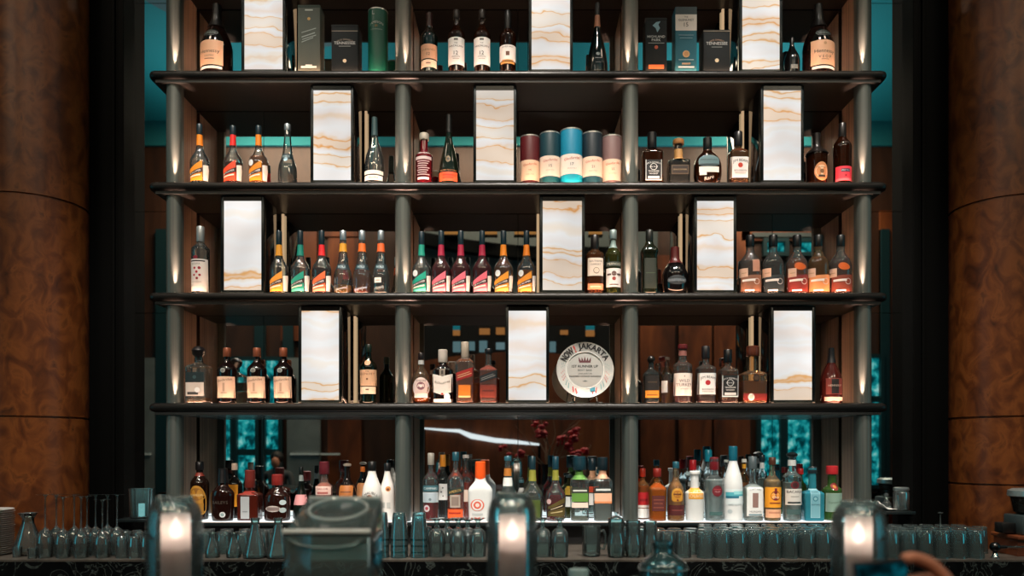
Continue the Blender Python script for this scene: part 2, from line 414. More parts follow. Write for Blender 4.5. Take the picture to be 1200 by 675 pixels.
# ------------------------------------------------------------------ onyx lamps
def onyx():
    m, nt, out = newmat('backlit_onyx'); L = nt.links.new
    tc = N(nt, 'TexCoord'); oi = N(nt, 'ObjectInfo'); mu = N(nt, 'Math', operation='MULTIPLY'); mu.inputs[1].default_value = 37
    cb = N(nt, 'CombineXYZ'); ad = N(nt, 'VectorMath', operation='ADD')
    L(oi.outputs['Random'], mu.inputs[0]); L(mu.outputs[0], cb.inputs[2]); L(mu.outputs[0], cb.inputs[0])
    L(tc.outputs['Object'], ad.inputs[0]); L(cb.outputs[0], ad.inputs[1])
    sp = N(nt, 'SeparateXYZ'); L(tc.outputs['Object'], sp.inputs[0])
    mp = N(nt, 'Mapping'); mp.inputs['Scale'].default_value = (1, 1, 1.5); L(ad.outputs[0], mp.inputs[0])
    wb = N(nt, 'TexNoise', Scale=5.0, Detail=3.0); L(mp.outputs[0], wb.inputs[0])
    wm = N(nt, 'Math', operation='MULTIPLY'); wm.inputs[1].default_value = .14; L(wb.outputs[0], wm.inputs[0])
    za = N(nt, 'Math', operation='ADD'); L(sp.outputs[2], za.inputs[0]); L(wm.outputs[0], za.inputs[1])
    zb = N(nt, 'Math', operation='ADD'); L(za.outputs[0], zb.inputs[0]); L(mu.outputs[0], zb.inputs[1])
    n1 = N(nt, 'TexNoise', noise_dimensions='1D', Scale=10.0, Detail=0.0); L(zb.outputs[0], n1.inputs['W'])
    r1 = N(nt, 'ValToRGB'); e = r1.color_ramp.elements
    st = [(.0, '#ecd8c4'), (.285, '#ead2ba'), (.305, '#e09c56'), (.33, '#ead0b4'), (.40, '#ebe0d8'), (.54, '#ecebe9'), (.63, '#ede0d0'), (.665, '#e0a562'), (.70, '#eeddca'), (1.0, '#ece4da')]
    while len(e) < len(st): e.new(.5)
    for el, (p, c) in zip(e, st): el.position = p; el.color = rgb(c)
    L(n1.outputs[0], r1.inputs[0])
    n2 = N(nt, 'TexNoise', Scale=3.2, Detail=1.0); L(ad.outputs[0], n2.inputs[0])
    b = N(nt, 'Emission'); mr = N(nt, 'MapRange'); mr.inputs[1].default_value = .3; mr.inputs[2].default_value = .7; mr.inputs[3].default_value = .78; mr.inputs[4].default_value = 1.18
    L(n2.outputs[0], mr.inputs[0]); L(mr.outputs[0], b.inputs[1]); L(r1.outputs[0], b.inputs[0]); L(b.outputs[0], out.inputs[0])
    return m
ony = onyx(); framem = pm('#0d1516', .25, .4); sideg = pm('#0a0e10', .06)
lamps = [(1, 286, 331, 'on the top shelf beside the large peach-labelled cognac bottle'), (1, 623, 668, 'in the middle bay of the top shelf'), (1, 870, 914, 'on the top shelf next to the black carton'),
         (2, 367, 411, 'on the second shelf between two clear bottles'), (2, 558, 602, 'on the second shelf beside the row of tubes'), (2, 895, 939, 'on the second shelf between the amber whiskey bottles'),
         (3, 262, 306, 'on the third shelf beside the red-dotted bottle'), (3, 636, 682, 'on the third shelf after the orange liqueur bottles'), (3, 817, 860, 'on the third shelf before the five round bottles'),
         (4, 353, 397, 'on the fourth shelf beside three dark cream-labelled bottles'), (4, 596, 640, 'on the fourth shelf next to the award plate'), (4, 907, 952, 'on the fourth shelf between the decanter and the rose-brown bottle')]
for row, a, b_, d in lamps:
    zt = shelf_z[row-1]-.060; z0 = shelf_z[row]+.0012; Yl = 3.808; dep = .2
    H = zt-z0-.004; x0, x1 = X(a, Yl), X(b_, Yl); w = (x1-x0)/2
    t = thing('onyx_lamp', 'tall lit onyx lamp '+d, 'lamp', ((x0+x1)/2, Yl, z0), 'onyx box lamps on the shelves')
    fw = .014; bot = .014; tp = .022
    fr = MB(); fr.box(-w-fw, -w, 0, .03, 0, H, bev=.002).box(w, w+fw, 0, .03, 0, H, bev=.002).box(-w, w, 0, .03, 0, bot).box(-w, w, 0, .03, H-tp, H)
    fr.build('frame', framem, t)
    MB().box(-w, w, .006, .02, bot, H-tp).build('onyx_panel', ony, t, sharp=0)
    MB().box(-w-fw, w+fw, .0305, dep, 0, H, bev=.003).build('lamp_body', sideg, t)
    side = 1 if (a+b_)/2 < 580 else -1 if (a+b_)/2 > 650 else 0
    if side:  # glowing strip stands in for lamp light leaking out behind
        xo = X(a if side < 0 else b_, 3.8)-(x0+x1)/2+side*.012
        if side > 0: MB().box(xo-.002, xo+.010, MY-Yl-.024, MY-Yl-.012, .0, H).build('rear_leak_glow', em('#f0c89a', .6), t, sharp=0)
        else: MB().box(xo-.010, xo+.002, MY-Yl-.024, MY-Yl-.012, .0, H).build('rear_leak_glow', em('#f0c89a', .6), t, sharp=0)

# ------------------------------------------------------------------ bottles
ROWZ = {1: shelf_z[1], 2: shelf_z[2], 3: shelf_z[3], 4: shelf_z[4], 5: Z5}
GROUP = {1: 'bottles and cartons on the top shelf', 2: 'bottles on the second shelf', 3: 'bottles on the third shelf', 4: 'bottles on the fourth shelf', 5: 'bottles on the lit bottom ledge'}
def prof_std(hb, hs, rn, rb=.94, shp=1.0, hl=None, flare=1.0):
    p = [(0, rb*.9), (.008, rb*.98), (.02, rb)]
    p += [(hb*.5, (rb+1)/2), (hb, 1.0)]
    for i in range(1, 9):
        t = i/8; k_ = (math.cos(math.pi*t)+1)/2
        k_ = k_**shp
        p.append((hb+(hs-hb)*t, rn*1.0+(1-rn)*k_))
    p += [(.93, rn*.93), (.94, rn*1.08), (.975, rn*1.08), (.985, rn*.95)]
    return p
PR = {
 'whisky': prof_std(.60, .75, .34), 'malt': prof_std(.60, .80, .32, shp=1.1), 'slim': prof_std(.62, .82, .36),
 'squat': prof_std(.42, .66, .34), 'round': [(0, .55), (.02, .75), (.1, .93), (.25, 1), (.42, .98), (.55, .82), (.64, .58), (.70, .38), (.76, .30), (.93, .28), (.985, .28)],
 'cognac': [(0, .93), (.015, .97), (.05, .98), (.2, 1), (.40, 1), (.50, .90), (.60, .70), (.70, .46), (.78, .32), (.86, .26), (.985, .24)],
 'tear': [(0, .93), (.02, 1), (.12, 1), (.3, .86), (.45, .64), (.6, .40), (.7, .29), (.8, .25), (.985, .22)],
 'kuyper': [(0, .84), (.015, .88), (.1, .90), (.28, .985), (.36, 1), (.42, .95), (.47, .80), (.52, .58), (.57, .42), (.62, .345), (.72, .30), (.9, .27), (.985, .26)],
 'bols': [(0, .93), (.015, .99), (.12, 1), (.28, .97), (.36, .86), (.42, .70), (.5, .56), (.62, .46), (.75, .38), (.86, .34), (.985, .32)],
 'square': prof_std(.60, .70, .36, shp=.8), 'tall': prof_std(.66, .78, .36), 'decanter': prof_std(.50, .58, .40, rb=.97, shp=.6),
 'milk': [(0, .93), (.012, .99), (.1, 1), (.45, 1), (.58, .88), (.68, .66), (.78, .46), (.86, .38), (.985, .34)],
 'bell': [(0, .86), (.02, .94), (.1, .97), (.30, 1), (.40, .97), (.48, .80), (.54, .58), (.60, .42), (.68, .34), (.985, .30)],
 'cylinder': prof_std(.64, .73, .44), 'gin': prof_std(.62, .72, .40, rb=.96, shp=.7), 'apothecary': prof_std(.56, .66, .46),
 'flask': [(0, .9), (.015, .97), (.06, 1), (.40, 1), (.52, .95), (.60, .78), (.66, .52), (.70, .40), (.74, .36), (.985, .34)],
 'hex': [(0, .9), (.02, 1), (.60, .92), (.66, 1.06), (.80, .50), (.86, .42), (.985, .40)],
 'goblet': [(0, .86), (.02, .9), (.3, .98), (.5, 1), (.56, .9), (.62, .66), (.68, .46), (.985, .34)],
}
def interp(p, z):
    if z <= p[0][0]: return p[0][1]
    for (a, ra), (b_, rb) in zip(p, p[1:]):
        if z <= b_: return ra+(rb-ra)*(z-a)/max(1e-9, b_-a)
    return p[-1][1]
CLEAR = glass('#eef5f4', .03, 1.8)
def dense(p):
    # monotone cubic through the profile points, so that bodies and labels curve alike
    n = len(p); h = [p[i+1][0]-p[i][0] for i in range(n-1)]; d = [(p[i+1][1]-p[i][1])/max(h[i], 1e-6) for i in range(n-1)]
    m = [d[0]]+[0 if d[i-1]*d[i] <= 0 else 2*d[i-1]*d[i]/(d[i-1]+d[i]) for i in range(1, n-1)]+[d[-1]]
    q = []
    for i in range(n-1):
        k_ = max(1, int(h[i]/.022))
        for j in range(k_):
            t = j/k_; t2, t3 = t*t, t*t*t
            q.append((p[i][0]+h[i]*t, p[i][1]*(2*t3-3*t2+1)+m[i]*h[i]*(t3-2*t2+t)+p[i+1][1]*(-2*t3+3*t2)+m[i+1]*h[i]*(t3-t2)))
    return q+[p[-1]]
def bottle(row, x, w, top, prof, gl, desc, cap=None, liq=None, labels=(), Y=None, sq=2, dr=1.0, kind='whiskey_bottle', neck=None, ribs=0, sharp=35):
    hwpx = w/2; Yc = Y
    if Yc is None:
        Yc = 3.812+(w/2*3.85/F)*dr
    s = Yc/F; hw = w/2*s; z0 = ROWZ[row]+.0012; H = Z(top, Yc)-z0; xc = X(x, Yc)
    pf = dense(PR[prof] if isinstance(prof, str) else prof)
    rn = min(r for z, r in pf if z > .5)
    prof_m = [(z*H, r*hw) for z, r in pf]
    def ex(r): 
        t = max(0, min(1, (r/hw-rn*1.15)/(1-rn*1.15))); t = t*t*(3-2*t); return 2+(sq-2)*t
    def nf(z): return ex(interp(prof_m, z))
    def dep(z):
        r = interp(prof_m, z); t = max(0, min(1, (r/hw-rn*1.1)/(1-rn*1.1))); return 1+(dr-1)*t
    seg = 28 if sq == 2 else 40
    def lath(mb, pr_, off=0, mi=0):
        vs = []; fs = []
        for z, r in pr_:
            nn, dd = nf(z), dep(z)
            for k_ in range(seg):
                a = 2*math.pi*(k_+.5)/seg; ca, sa = math.cos(a), math.sin(a)
                vs.append((r*math.copysign(abs(sa)**(2/nn), sa), -r*dd*math.copysign(abs(ca)**(2/nn), ca), z))
        for i in range(len(pr_)-1):
            for k_ in range(seg):
                k2 = (k_+1) % seg; fs.append((i*seg+k_, i*seg+k2, (i+1)*seg+k2, (i+1)*seg+k_))
        fs.append(tuple(range(seg-1, -1, -1))); fs.append(tuple((len(pr_)-1)*seg+k_ for k_ in range(seg)))
        mb.add(vs, fs, mi)
    def surf(px_, z, off):
        a = interp(prof_m, z); dd = dep(z); nn = nf(z)
        a2 = a+off
        if abs(px_) >= a2*.998: px_ = math.copysign(a2*.998, px_)
        y = -a2*dd*(1-(abs(px_)/a2)**nn)**(1/nn) - (off if dd < 1 else 0)
        return (px_, y, z)
    t = thing(kind, desc, 'bottle', (xc, Yc, z0), GROUP[row])
    if isinstance(gl, str): gm = pm(gl, .08, 0, .5, .3)
    else: gm = gl
    mb = MB(); lath(mb, prof_m); mb.build('bottle_body', gm, t, sharp=sharp)
    hy = lambda y: ZC-(y-HY)*(Yc-hw*dr)/F-z0          # height on the front of the bottle from a pixel row
    if liq:
        col, ly = liq; lz = max(.01, min(H*.9, hy(ly)))
        pr_ = [(max(.006, z), max(r-.0022, r*.86)) for z, r in prof_m if z < lz-.002 and z > .004]+[(lz, max(.004, interp(prof_m, lz)-.0022))]
        mb = MB(); lath(mb, pr_); mb.build('liquid', liquid(col, (.6 if row == 5 else .10) if min(rgb(col)[:3]) > .25 else .72), t, sharp=sharp)  # pale liquids on the ledge made milkier to carry its brightness
    if cap:
        cc, cy = cap[0], cap[1]; wide = cap[2] if len(cap) > 2 else 1.12; cz = hy(cy); met = cap[3] if len(cap) > 3 else 0
        style = cap[4] if len(cap) > 4 else 'cap'
        def rr(z): return interp(prof_m, min(z, H*.98))*wide
        rn_ = interp(prof_m, H*.97)*wide
        if style == 'ball': pr_ = [(cz, rn_*.7), (cz+(H-cz)*.2, rn_*.8), (cz+(H-cz)*.4, rn_*1.5), (cz+(H-cz)*.7, rn_*1.7), (cz+(H-cz)*.92, rn_*1.2), (H+.001, rn_*.5)]
        elif style == 'foil': pr_ = [(cz+(H-cz)*q, rr(cz+(H-cz)*q)+.0006) for q in (0, .15, .3, .45, .6, .7)]+[(H*.985, rn_*1.0), (H-.001, rn_), (H+.001, rn_*.85)]
        else: pr_ = [(cz, rn_*.98), (cz+.001, rn_), (cz+(H-cz)*.5, rn_), (H-.002, rn_*.98), (H+.001, rn_*.86)]
        mb = MB(); mb.lathe(pr_, 24); mb.build('cap', pm(cc, .35, met), t)
    if neck:
        for (nc, ny0, ny1) in (neck if isinstance(neck, list) else [neck]):
            za, zb = hy(ny1), hy(ny0)
            mb = MB(); mb.lathe([(za+(zb-za)*q, interp(prof_m, za+(zb-za)*q)+.0007) for q in (0, .25, .5, .75, 1)], 24, cap0=False, cap1=False); mb.build('neck_label', pm(nc, .5), t)
    for lab in labels:
        y0, y1, wl, col = lab[:4]; items = lab[4] if len(lab) > 4 else (); xo = lab[5] if len(lab) > 5 else 0; shape = lab[6] if len(lab) > 6 else None
        mats = []; mb = MB()
        def mi(c):
            if c not in mats: mats.append(c)
            return mats.index(c)
        W = wl*s; x_0 = xo*s
        yl, yr = y0 if isinstance(y0, tuple) else (y0, y0)
        bl, br = y1 if isinstance(y1, tuple) else (y1, y1)
        def pt(u, v, off):                       # u -1..1 across, v 0..1 up
            q = (u+1)/2; zt = hy(yl+(yr-yl)*q); zb = hy(bl+(br-bl)*q)
            if shape == 'chevron': zb = zb+(abs(u))*(zt-zb)*.16; zt = zt-(1-abs(u))*(zt-zb)*.12
            return surf(x_0+u*W/2, zb+(zt-zb)*v, off)
        def patch(u0, u1, v0, v1, c, off, fn=None):
            nu = max(2, int(14*(u1-u0)/2)); nv = max(2, int(abs(v1-v0)*abs((bl+br)/2-(yl+yr)/2)*.6)+1); vs = []; fs = []
            for j in range(nv+1):
                for i in range(nu+1):
                    vs.append(pt(u0+(u1-u0)*i/nu, v0+(v1-v0)*j/nv, off))
            for j in range(nv):
                for i in range(nu):
                    a = j*(nu+1)+i; fs.append((a, a+1, a+nu+2, a+nu+1))
            mb.add(vs, fs, mi(c))
        def disc(u, v, ru, c, off, ratio=None):
            asp = (wl/2)/abs((bl+br)/2-(yl+yr)/2) if ratio is None else ratio
            vs = [pt(u, v, off)]+[pt(u+ru*math.cos(a), v+ru*asp*math.sin(a), off) for a in [2*math.pi*i/16 for i in range(16)]]
            mb.add(vs, [(0, 1+i, 1+(i+1) % 16) for i in range(16)], mi(c))
        if shape == 'arch' or shape == 'oval':
            n_ = 24; vs = [pt(0, .5, .0006)]
            for i in range(n_):
                a = 2*math.pi*i/n_; u_, v_ = math.cos(a), math.sin(a)
                if shape == 'arch': 
                    e_ = 5 if v_ < 0 else 2.2
                else: e_ = 2
                u_ = math.copysign(abs(math.cos(a))**(2/e_), math.cos(a)); v_ = math.copysign(abs(math.sin(a))**(2/e_), math.sin(a))
                for q in (1,): vs.append(pt(u_, .5+v_/2, .0006))
            # rings keep the patch on the curved glass
            rings = [.4, .7, 1]; vs2 = [vs[0]]
            for q in rings:
                for i in range(n_):
                    a = 2*math.pi*i/n_; e_ = (5 if math.sin(a) < 0 else 2.2) if shape == 'arch' else 2
                    u_ = math.copysign(abs(math.cos(a))**(2/e_), math.cos(a)); v_ = math.copysign(abs(math.sin(a))**(2/e_), math.sin(a))
                    vs2.append(pt(u_*q, .5+v_*q/2, .0006))
            fs = [(0, 1+i, 1+(i+1) % n_) for i in range(n_)]
            for r_ in range(2):
                for i in range(n_): fs.append((1+r_*n_+i, 1+(r_+1)*n_+i, 1+(r_+1)*n_+(i+1) % n_, 1+r_*n_+(i+1) % n_))
            if col: mb.add(vs2, fs, mi(col))
        elif col: patch(-1, 1, 0, 1, col, .0006)
        off = .0010
        for it in items:
            k_ = it[0]
            if k_ == 'T':
                _, st, u, v, tw, c = it[:6]; arc = it[6] if len(it) > 6 else 0; slant = it[7] if len(it) > 7 else 0
                vs_, fs_, asp = text(st)
                labh = abs((bl+br)/2-(yl+yr)/2); vk = (wl/labh)
                vs = [pt(u+a*tw*2, v+(b2*tw-arc*(a*2)**2*tw*.5+slant*a*tw)*vk, off) for a, b2 in vs_]
                mb.add(vs, fs_, mi(c), False)
            elif k_ == 'B': patch(it[1], it[2], it[3], it[4], it[5], off)
            elif k_ == 'D': disc(it[1], it[2], it[3], it[4], off)
            off += .00025
        mb.build('label', [pm(c, .55) if isinstance(c, str) else c for c in mats], t, fix=False, sharp=0)
    return t

# ================================================================== what stands on the shelves
T = 'T'; INK = '#1b1512'; CREAM = '#efd9c0'; WHITE = '#f1efea'; GOLD = '#b98d4a'
RGLASS = {'green': glass('#5f8f45', .3), 'dkgreen': glass('#16241a', .2), 'brown': glass('#5a2c12', .12), 'blue': glass('#4fc3d6', .35), 'frost': glass('#eef2f1', .75, .6, .25),
          'smoke': glass('#8e9592', .06), 'amber': glass('#d9b58a', .05), 'red': glass('#7a0f1c', .25), 'olive': glass('#6a6f36', .12)}
DARKB = '#150b08'; DARKG = '#0d1410'
def cognac(x, desc, lx, extra):
    bottle(1, x, 36, 6, 'cognac', '#120806', desc, ('#0b0b0b', 24, 1.1, 0, 'foil'), None, [
        ((46, 46), (75, 75), 29, '#e9b48e', [(T, 'Hennessy', 0, .53, .78, INK)]+extra, lx),
        (32, 40, 18, '#3a4a44', [('B', -.85, .85, .12, .88, '#121514'), (T, 'COGNAC', 0, .5, .7, '#8fa39a')], lx, 'oval'),
        (76.5, 79.5, 27, '#c9c9c4', [], lx)], kind='cognac_bottle', Y=3.885)  # last pale strip paints the gleam of light in the base
cognac(254, 'large dark cognac bottle with plain peach label on the top shelf', -2, [(T, 'COGNAC', 0, .36, .4, '#6a4a3a'), ('B', -.4, .4, .22, .25, '#6a4a3a')])
cognac(959, 'large dark cognac bottle with peach label marked V.S.O.P', 1, [(T, 'V S O P', 0, .32, .5, INK), ('B', -.3, .3, .2, .22, '#6a4a3a'), ('D', 0, .86, .12, '#c4936c')])
bottle(1, 928, 18, 45, 'cognac', '#0c0a0a', 'small black cognac bottle with clear neck behind the V.S.O.P bottle', ('#070808', 62, 1.15), None, [(75, 80, 8, '#57605e', [])], kind='cognac_bottle', Y=3.86)
# cartons and tubes
def carton(row, x, w, top, depth, col, desc, items, name='whisky_carton', band=None, Y=None, rough=.6):
    Yf = Y or 3.811; s = Yf/F; W = w*s/2; z0 = ROWZ[row]+.0012; H = Z(top, Yf)-z0
    t = thing(name, desc, 'carton', (X(x, Yf), Yf, z0), GROUP[row])
    MB().box(-W, W, 0, depth, 0, H, bev=.0015).build('box_body', pm(col, rough, 0, .2), t)
    MB().box(-W-.0006, W+.0006, -.0006, depth+.0006, H-.012, H+.0005, bev=.0005).build('lid', pm(band or col, rough, 0, .2), t)
    mats = []; mb = MB(); off = -.0009
    def mi(c):
        if c not in mats: mats.append(c)
        return mats.index(c)
    for it in items:
        if it[0] == 'T':
            _, st, u, y, tw, c = it[:6]; arc = it[6] if len(it) > 6 else 0; sl = it[7] if len(it) > 7 else 0
            vs_, fs_, a_ = text(st); zz = Z(y, Yf)-z0
            mb.add([(u*W+a*tw*2*W, off, zz+(b2*tw-arc*(a*2)**2*tw*.5+sl*a*tw)*2*W) for a, b2 in vs_], fs_, mi(c), False)
        elif it[0] == 'B':
            _, u0, u1, y0, y1, c = it[:6]; sl = it[6] if len(it) > 6 else 0; za, zb = Z(y1, Yf)-z0, Z(y0, Yf)-z0
            mb.add([(u0*W, off, za), (u1*W, off, za+sl), (u1*W, off, zb+sl), (u0*W, off, zb)], [(0, 1, 2, 3)], mi(c), False)
        elif it[0] == 'D':
            _, u, y, r, c = it; zz = Z(y, Yf)-z0; r *= W
            mb.add([(u*W+r*math.cos(a), off, zz+r*math.sin(a)) for a in [2*math.pi*i/20 for i in range(20)]], [tuple(range(20))], mi(c), False)
        elif it[0] == 'P':
            _, pts, c = it; mb.add([(p[0]*W, off, Z(p[1], Yf)-z0) for p in pts], [tuple(range(len(pts)))], mi(c), False)
        off -= .0003
    mb.build('label', [pm(c, .5) for c in mats], t, fix=False, sharp=0)
    return t
carton(1, 362, 26, 6, .09, '#4f544c', 'tall grey-green whisky carton with slanted lettering on the top shelf', [('B', -.35, .35, 11, 12.5, '#b9bdb4'), ('D', 0, 22, .14, GOLD),
    ('B', -.65, .55, 43, 44.3, '#8b958f', .022), ('B', -.6, .65, 46, 47, '#8b958f', .022), ('B', -.65, .4, 49, 50, '#8b958f', .022), ('B', -.65, .65, 38, 39, '#8b958f', .022), ('B', -.7, .7, 77.5, 80, '#e6dccf'), ('B', -.3, .3, 76, 77.5, '#e6dccf')], band='#39443f')
carton(1, 404, 31, 29, .10, '#12181a', 'squat black whiskey carton between the grey carton and the green tube', [('B', -1, 1, 36, 36.8, '#9a8f7c'), (T, "JACK DANIEL'S", 0, 46.5, .62, '#9c8a78', .25), (T, 'TENNESSEE', 0, 50.5, .8, '#cfd0cc'), ('B', -.45, .45, 54, 54.6, '#9ea39f'), ('D', 0, 71.5, .14, '#e8cfa8')])
carton(1, 840, 31, 35, .10, '#12181a', 'squat black whiskey carton beside the onyx lamp and the teal carton', [('B', -1, 1, 36, 37, '#8a7a66'), (T, "JACK DANIEL'S", 0, 47, .56, '#b08d72', .25), (T, 'TENNESSEE', 0, 51, .8, '#cfd0cc'), ('B', -.4, .4, 55, 55.6, '#9ea39f'), ('D', 0, 71, .15, '#e8cfa8')])
carton(1, 804, 25, 8, .09, '#2c6270', 'teal whisky carton with cream top panel numbered 15', [('B', -1, 1, 8, 17, '#173238'), ('B', -1, 1, 17, 36, '#d9cdc2'), (T, 'THE', 0, 20, .18, INK), (T, 'GLENLIVET', 0, 23.5, .72, INK), (T, '15', 0, 29, .2, INK), ('B', -.7, .7, 41, 41.7, '#6d8f99'), ('B', -.6, .6, 44.5, 45.2, '#6d8f99'), ('D', 0, 63.5, .33, '#c79a63'), ('D', 0, 63.5, .22, '#b58448'), ('B', -.7, .7, 70, 70.8, '#9bb3b5'), ('B', -.4, .4, 74, 76, '#a98a66'), ('B', -.75, .75, 78, 80, '#cfd6d4')], Y=3.811)
carton(1, 769, 25, 21, .09, '#1b2022', 'black whisky carton with blue emblem and orange base band', [('P', [(-.35, 30), (0, 26), (.4, 25), (.2, 29), (.35, 33), (.1, 38), (-.05, 33)], '#7fa6b5'), (T, 'HIGHLAND', 0, 43, .82, '#dcdedb'), (T, 'PARK', 0, 47, .42, '#dcdedb'), ('B', -.75, .75, 50.3, 51, '#aab0ae'), ('D', 0, 55.5, .17, '#c8552f'), ('B', -.72, .72, 76, 81, '#f0722f')])
def tube(row, x, w, top, col, lab, desc, base=None, Y=None, items=()):
    Yc = Y or 3.812+w/2*3.8/F; s = Yc/F; r = w*s/2; z0 = ROWZ[row]+.0012; H = Z(top, Yc-r)-z0; hy = lambda y: Z(y, Yc-r)-z0
    t = thing('whisky_tube', desc, 'tube', (X(x, Yc), Yc, z0), GROUP[row])
    MB().lathe([(0, r*.99), (.002, r), (H-.004, r), (H-.001, r*.985), (H, r*.95)], 40).build('tube_body', pm(col, .4), t)
    MB().lathe([(H-.006, r+.0006), (H, r+.0006), (H+.001, r*.96)], 40).build('rim', pm('#b8b9b4', .3, .7), t)
    if base: MB().lathe([(.0005, r+.0008), (hy(lab[1]) if lab else .02, r+.0008)], 40, cap0=False, cap1=False).build('base_band', pm(base, .4), t)
    mats = []; mb = MB()
    def mi(c):
        if c not in mats: mats.append(c)
        return mats.index(c)
    def onr(xx, zz, off):
        th = max(-1.5, min(1.5, xx/r)); return ((r+off)*math.sin(th), -(r+off)*math.cos(th), zz)
    if lab:
        za, zb = hy(lab[1]), hy(lab[0]); n_ = 20; vs = []
        for zz in (za, zb): vs += [onr((-1.45+2.9*i/n_)*r, zz, .0009) for i in range(n_+1)]
        mb.add(vs, [(i, i+1, n_+2+i, n_+1+i) for i in range(n_)], mi(lab[2]))
    off = .0014
    for it in items:
        _, st, u, y, tw, c = it[:6]; sl = it[6] if len(it) > 6 else 0; arc = it[7] if len(it) > 7 else 0
        vs_, fs_, a_ = text(st)
        mb.add([onr(u*r+a*tw*2*r, hy(y)+(b2+sl*a-arc*(2*a)**2*.5)*tw*2*r, off) for a, b2 in vs_], fs_, mi(c), False); off += .0003
    mb.build('label', [pm(c, .55) for c in mats], t, fix=False, sharp=0)
tube(1, 443, 23, 8, '#0f5a48', None, 'dark green whiskey tube at the end of the top shelf bay', items=[(T, 'L', -.3, 14, .12, '#b7c4bf'), (T, 'JAMESON', 0, 26, .7, '#d6d8d0', 0, .25), (T, '*', 0, 30, .14, GOLD), (T, 'IRISH WHISKEY', 0, 34, .6, '#9fb3ac')])
# top shelf, middle bay
bottle(1, 503, 20, 16, 'malt', DARKG, 'dark whisky bottle with two-piece peach label beside the bronze post, top shelf', ('#3a1512', 26, 1.1, 0, 'foil'), None, [(51, 68, 19, '#e3ae8b', [(T, 'GLENLIVET', 0, .62, .8, '#8a5a3a'), (T, '12', 0, .32, .2, INK)]), (69.3, 78, 18, '#ead0b8', [('B', -.3, .3, .45, .6, '#8a6a52')])])
for i, (x, d) in enumerate([(535, 'amber whisky bottle with tall white label next to the peach-labelled dark one'), (565, 'amber whisky bottle with tall white label next to the short-labelled one')]):
    bottle(1, x, 20, 12.5, 'malt', RGLASS['brown'], d, ('#241a16', 17, 1.15), ('#b0531f', 33), [(43, 75, 19, '#f3f0ec', [(T, 'THE', 0, .78, .2, INK), (T, 'MACALLAN', 0, .68, .82, INK), (T, '12', 0, .42, .26, INK), ('B', -.25, .25, .88, .95, '#6b6560'), ('B', -.5, .5, .28, .3, '#9b9590'), ('B', -.4, .4, .2, .22, '#b5a9a0')])], kind='whisky_bottle')
bottle(1, 595, 20, 13.5, 'whisky', RGLASS['brown'], 'amber whisky bottle with short white label and brown square, beside the onyx lamp', ('#0e0e0f', 32, 1.12), ('#7a3d18', 40), [(52, 70.5, 19, '#f1ece6', [(T, 'SINGLE MALT', 0, .88, .7, INK), ('B', -.22, .22, .32, .58, '#6b3f23'), ('B', -.7, .7, 0, .07, '#d69a4a')]), (71.5, 74, 16, '#c68a45', [])], kind='whisky_bottle')
bottle(1, 700, 24, 4, 'tear', '#0b0f0e', 'slender black teardrop bottle with copper collar on the top shelf', ('#15171a', 12, 1.1), None, [(60, 64, 5, '#6f7a78', [], 0, 'oval'), (66, 68, 9, None, [('B', -.8, .8, .3, .7, '#6f7a78')]), (72, 73.5, 8, None, [('B', -.7, .7, .3, .6, '#57605f')])], kind='sparkling_wine_bottle', neck=[('#b5775a', 12, 26), ('#e2b69b', 19, 21)])
# liqueur family with slanted labels
DKD = {}
def kuyper(row, x, top, col, ncol, desc, gl=None, liq=None, pale=None, seal=False):
    b_ = {2: 212, 3: 342}[row]
    pale = pale or col
    L_ = [((b_-13, b_-25), b_-1, 17, col, [('B', -1, 1, .0, .16, pale), ('B', -1, 1, .42, .64, '#2a0f0a'), (T, 'DE KUYPER', 0, .53, .86, '#ffffff'), ('B', -.8, .8, .26, .34, '#fbe9d8')], -2.5),
          ((b_-19, b_-20), b_-1.5, 4.2, '#f4f0ea', [], 9)]
    if seal: L_.append((b_-26, b_-18.5, 6, '#e9e9e6', [], -6.5, 'oval'))
    bottle(row, x, 22.6, top, 'kuyper', gl or CLEAR, desc, ('#11262f', b_-57, 1.14, 0, 'cap'), liq, L_, kind='liqueur_bottle', neck=(ncol, b_-57, b_-44), dr=.8)
kuyper(2, 234, 146, '#f59a22', '#ef8a1c', 'liqueur bottle with slanted orange label nearest the end post, second shelf')
kuyper(2, 273, 148, '#ee4a22', '#e8231f', 'liqueur bottle with slanted red label and red neck band, second shelf', liq=('#5c1a12', 189))
kuyper(2, 303, 148, '#f5931c', '#ee8417', 'amber-filled liqueur bottle with slanted orange label and white seal, second shelf', liq=('#c9731d', 181), seal=True)
kuyper(3, 327, 271, '#f7a43a', '#e39a2a', 'clear liqueur bottle with slanted orange label right beside an onyx lamp, third shelf')
kuyper(3, 352, 271, '#1f9f86', '#148a78', 'liqueur bottle with slanted teal label next to the slanted red one, third shelf', pale='#57c4a8')
kuyper(3, 377, 271, '#f26a3a', '#e3232a', 'liqueur bottle with slanted red-orange label and dark filling, third shelf', liq=('#3a0f10', 313), pale='#f79a7a')
kuyper(3, 494, 272, '#17a388', '#129079', 'teal-labelled liqueur bottle with white seal beside the bronze post, third shelf', pale='#5cc7ac', seal=True)
for x, d in [(517, 'first pink-labelled liqueur bottle after the teal-labelled one, third shelf'), (540, 'middle bottle of the three pink-labelled liqueurs, third shelf'), (565, 'pink-labelled liqueur bottle next to the orange-labelled pair, third shelf')]:
    kuyper(3, x, 271, '#ea6a7c', '#a3163a', d, liq=('#5e0f22', 290), pale='#f59aa5', gl=glass('#c98a90', .05))
kuyper(3, 590, 271, '#f5a031', '#ef8a1c', 'orange-labelled amber liqueur bottle next to the pink-labelled ones, third shelf', liq=('#9a4a12', 300), pale='#f9b85a', seal=True)
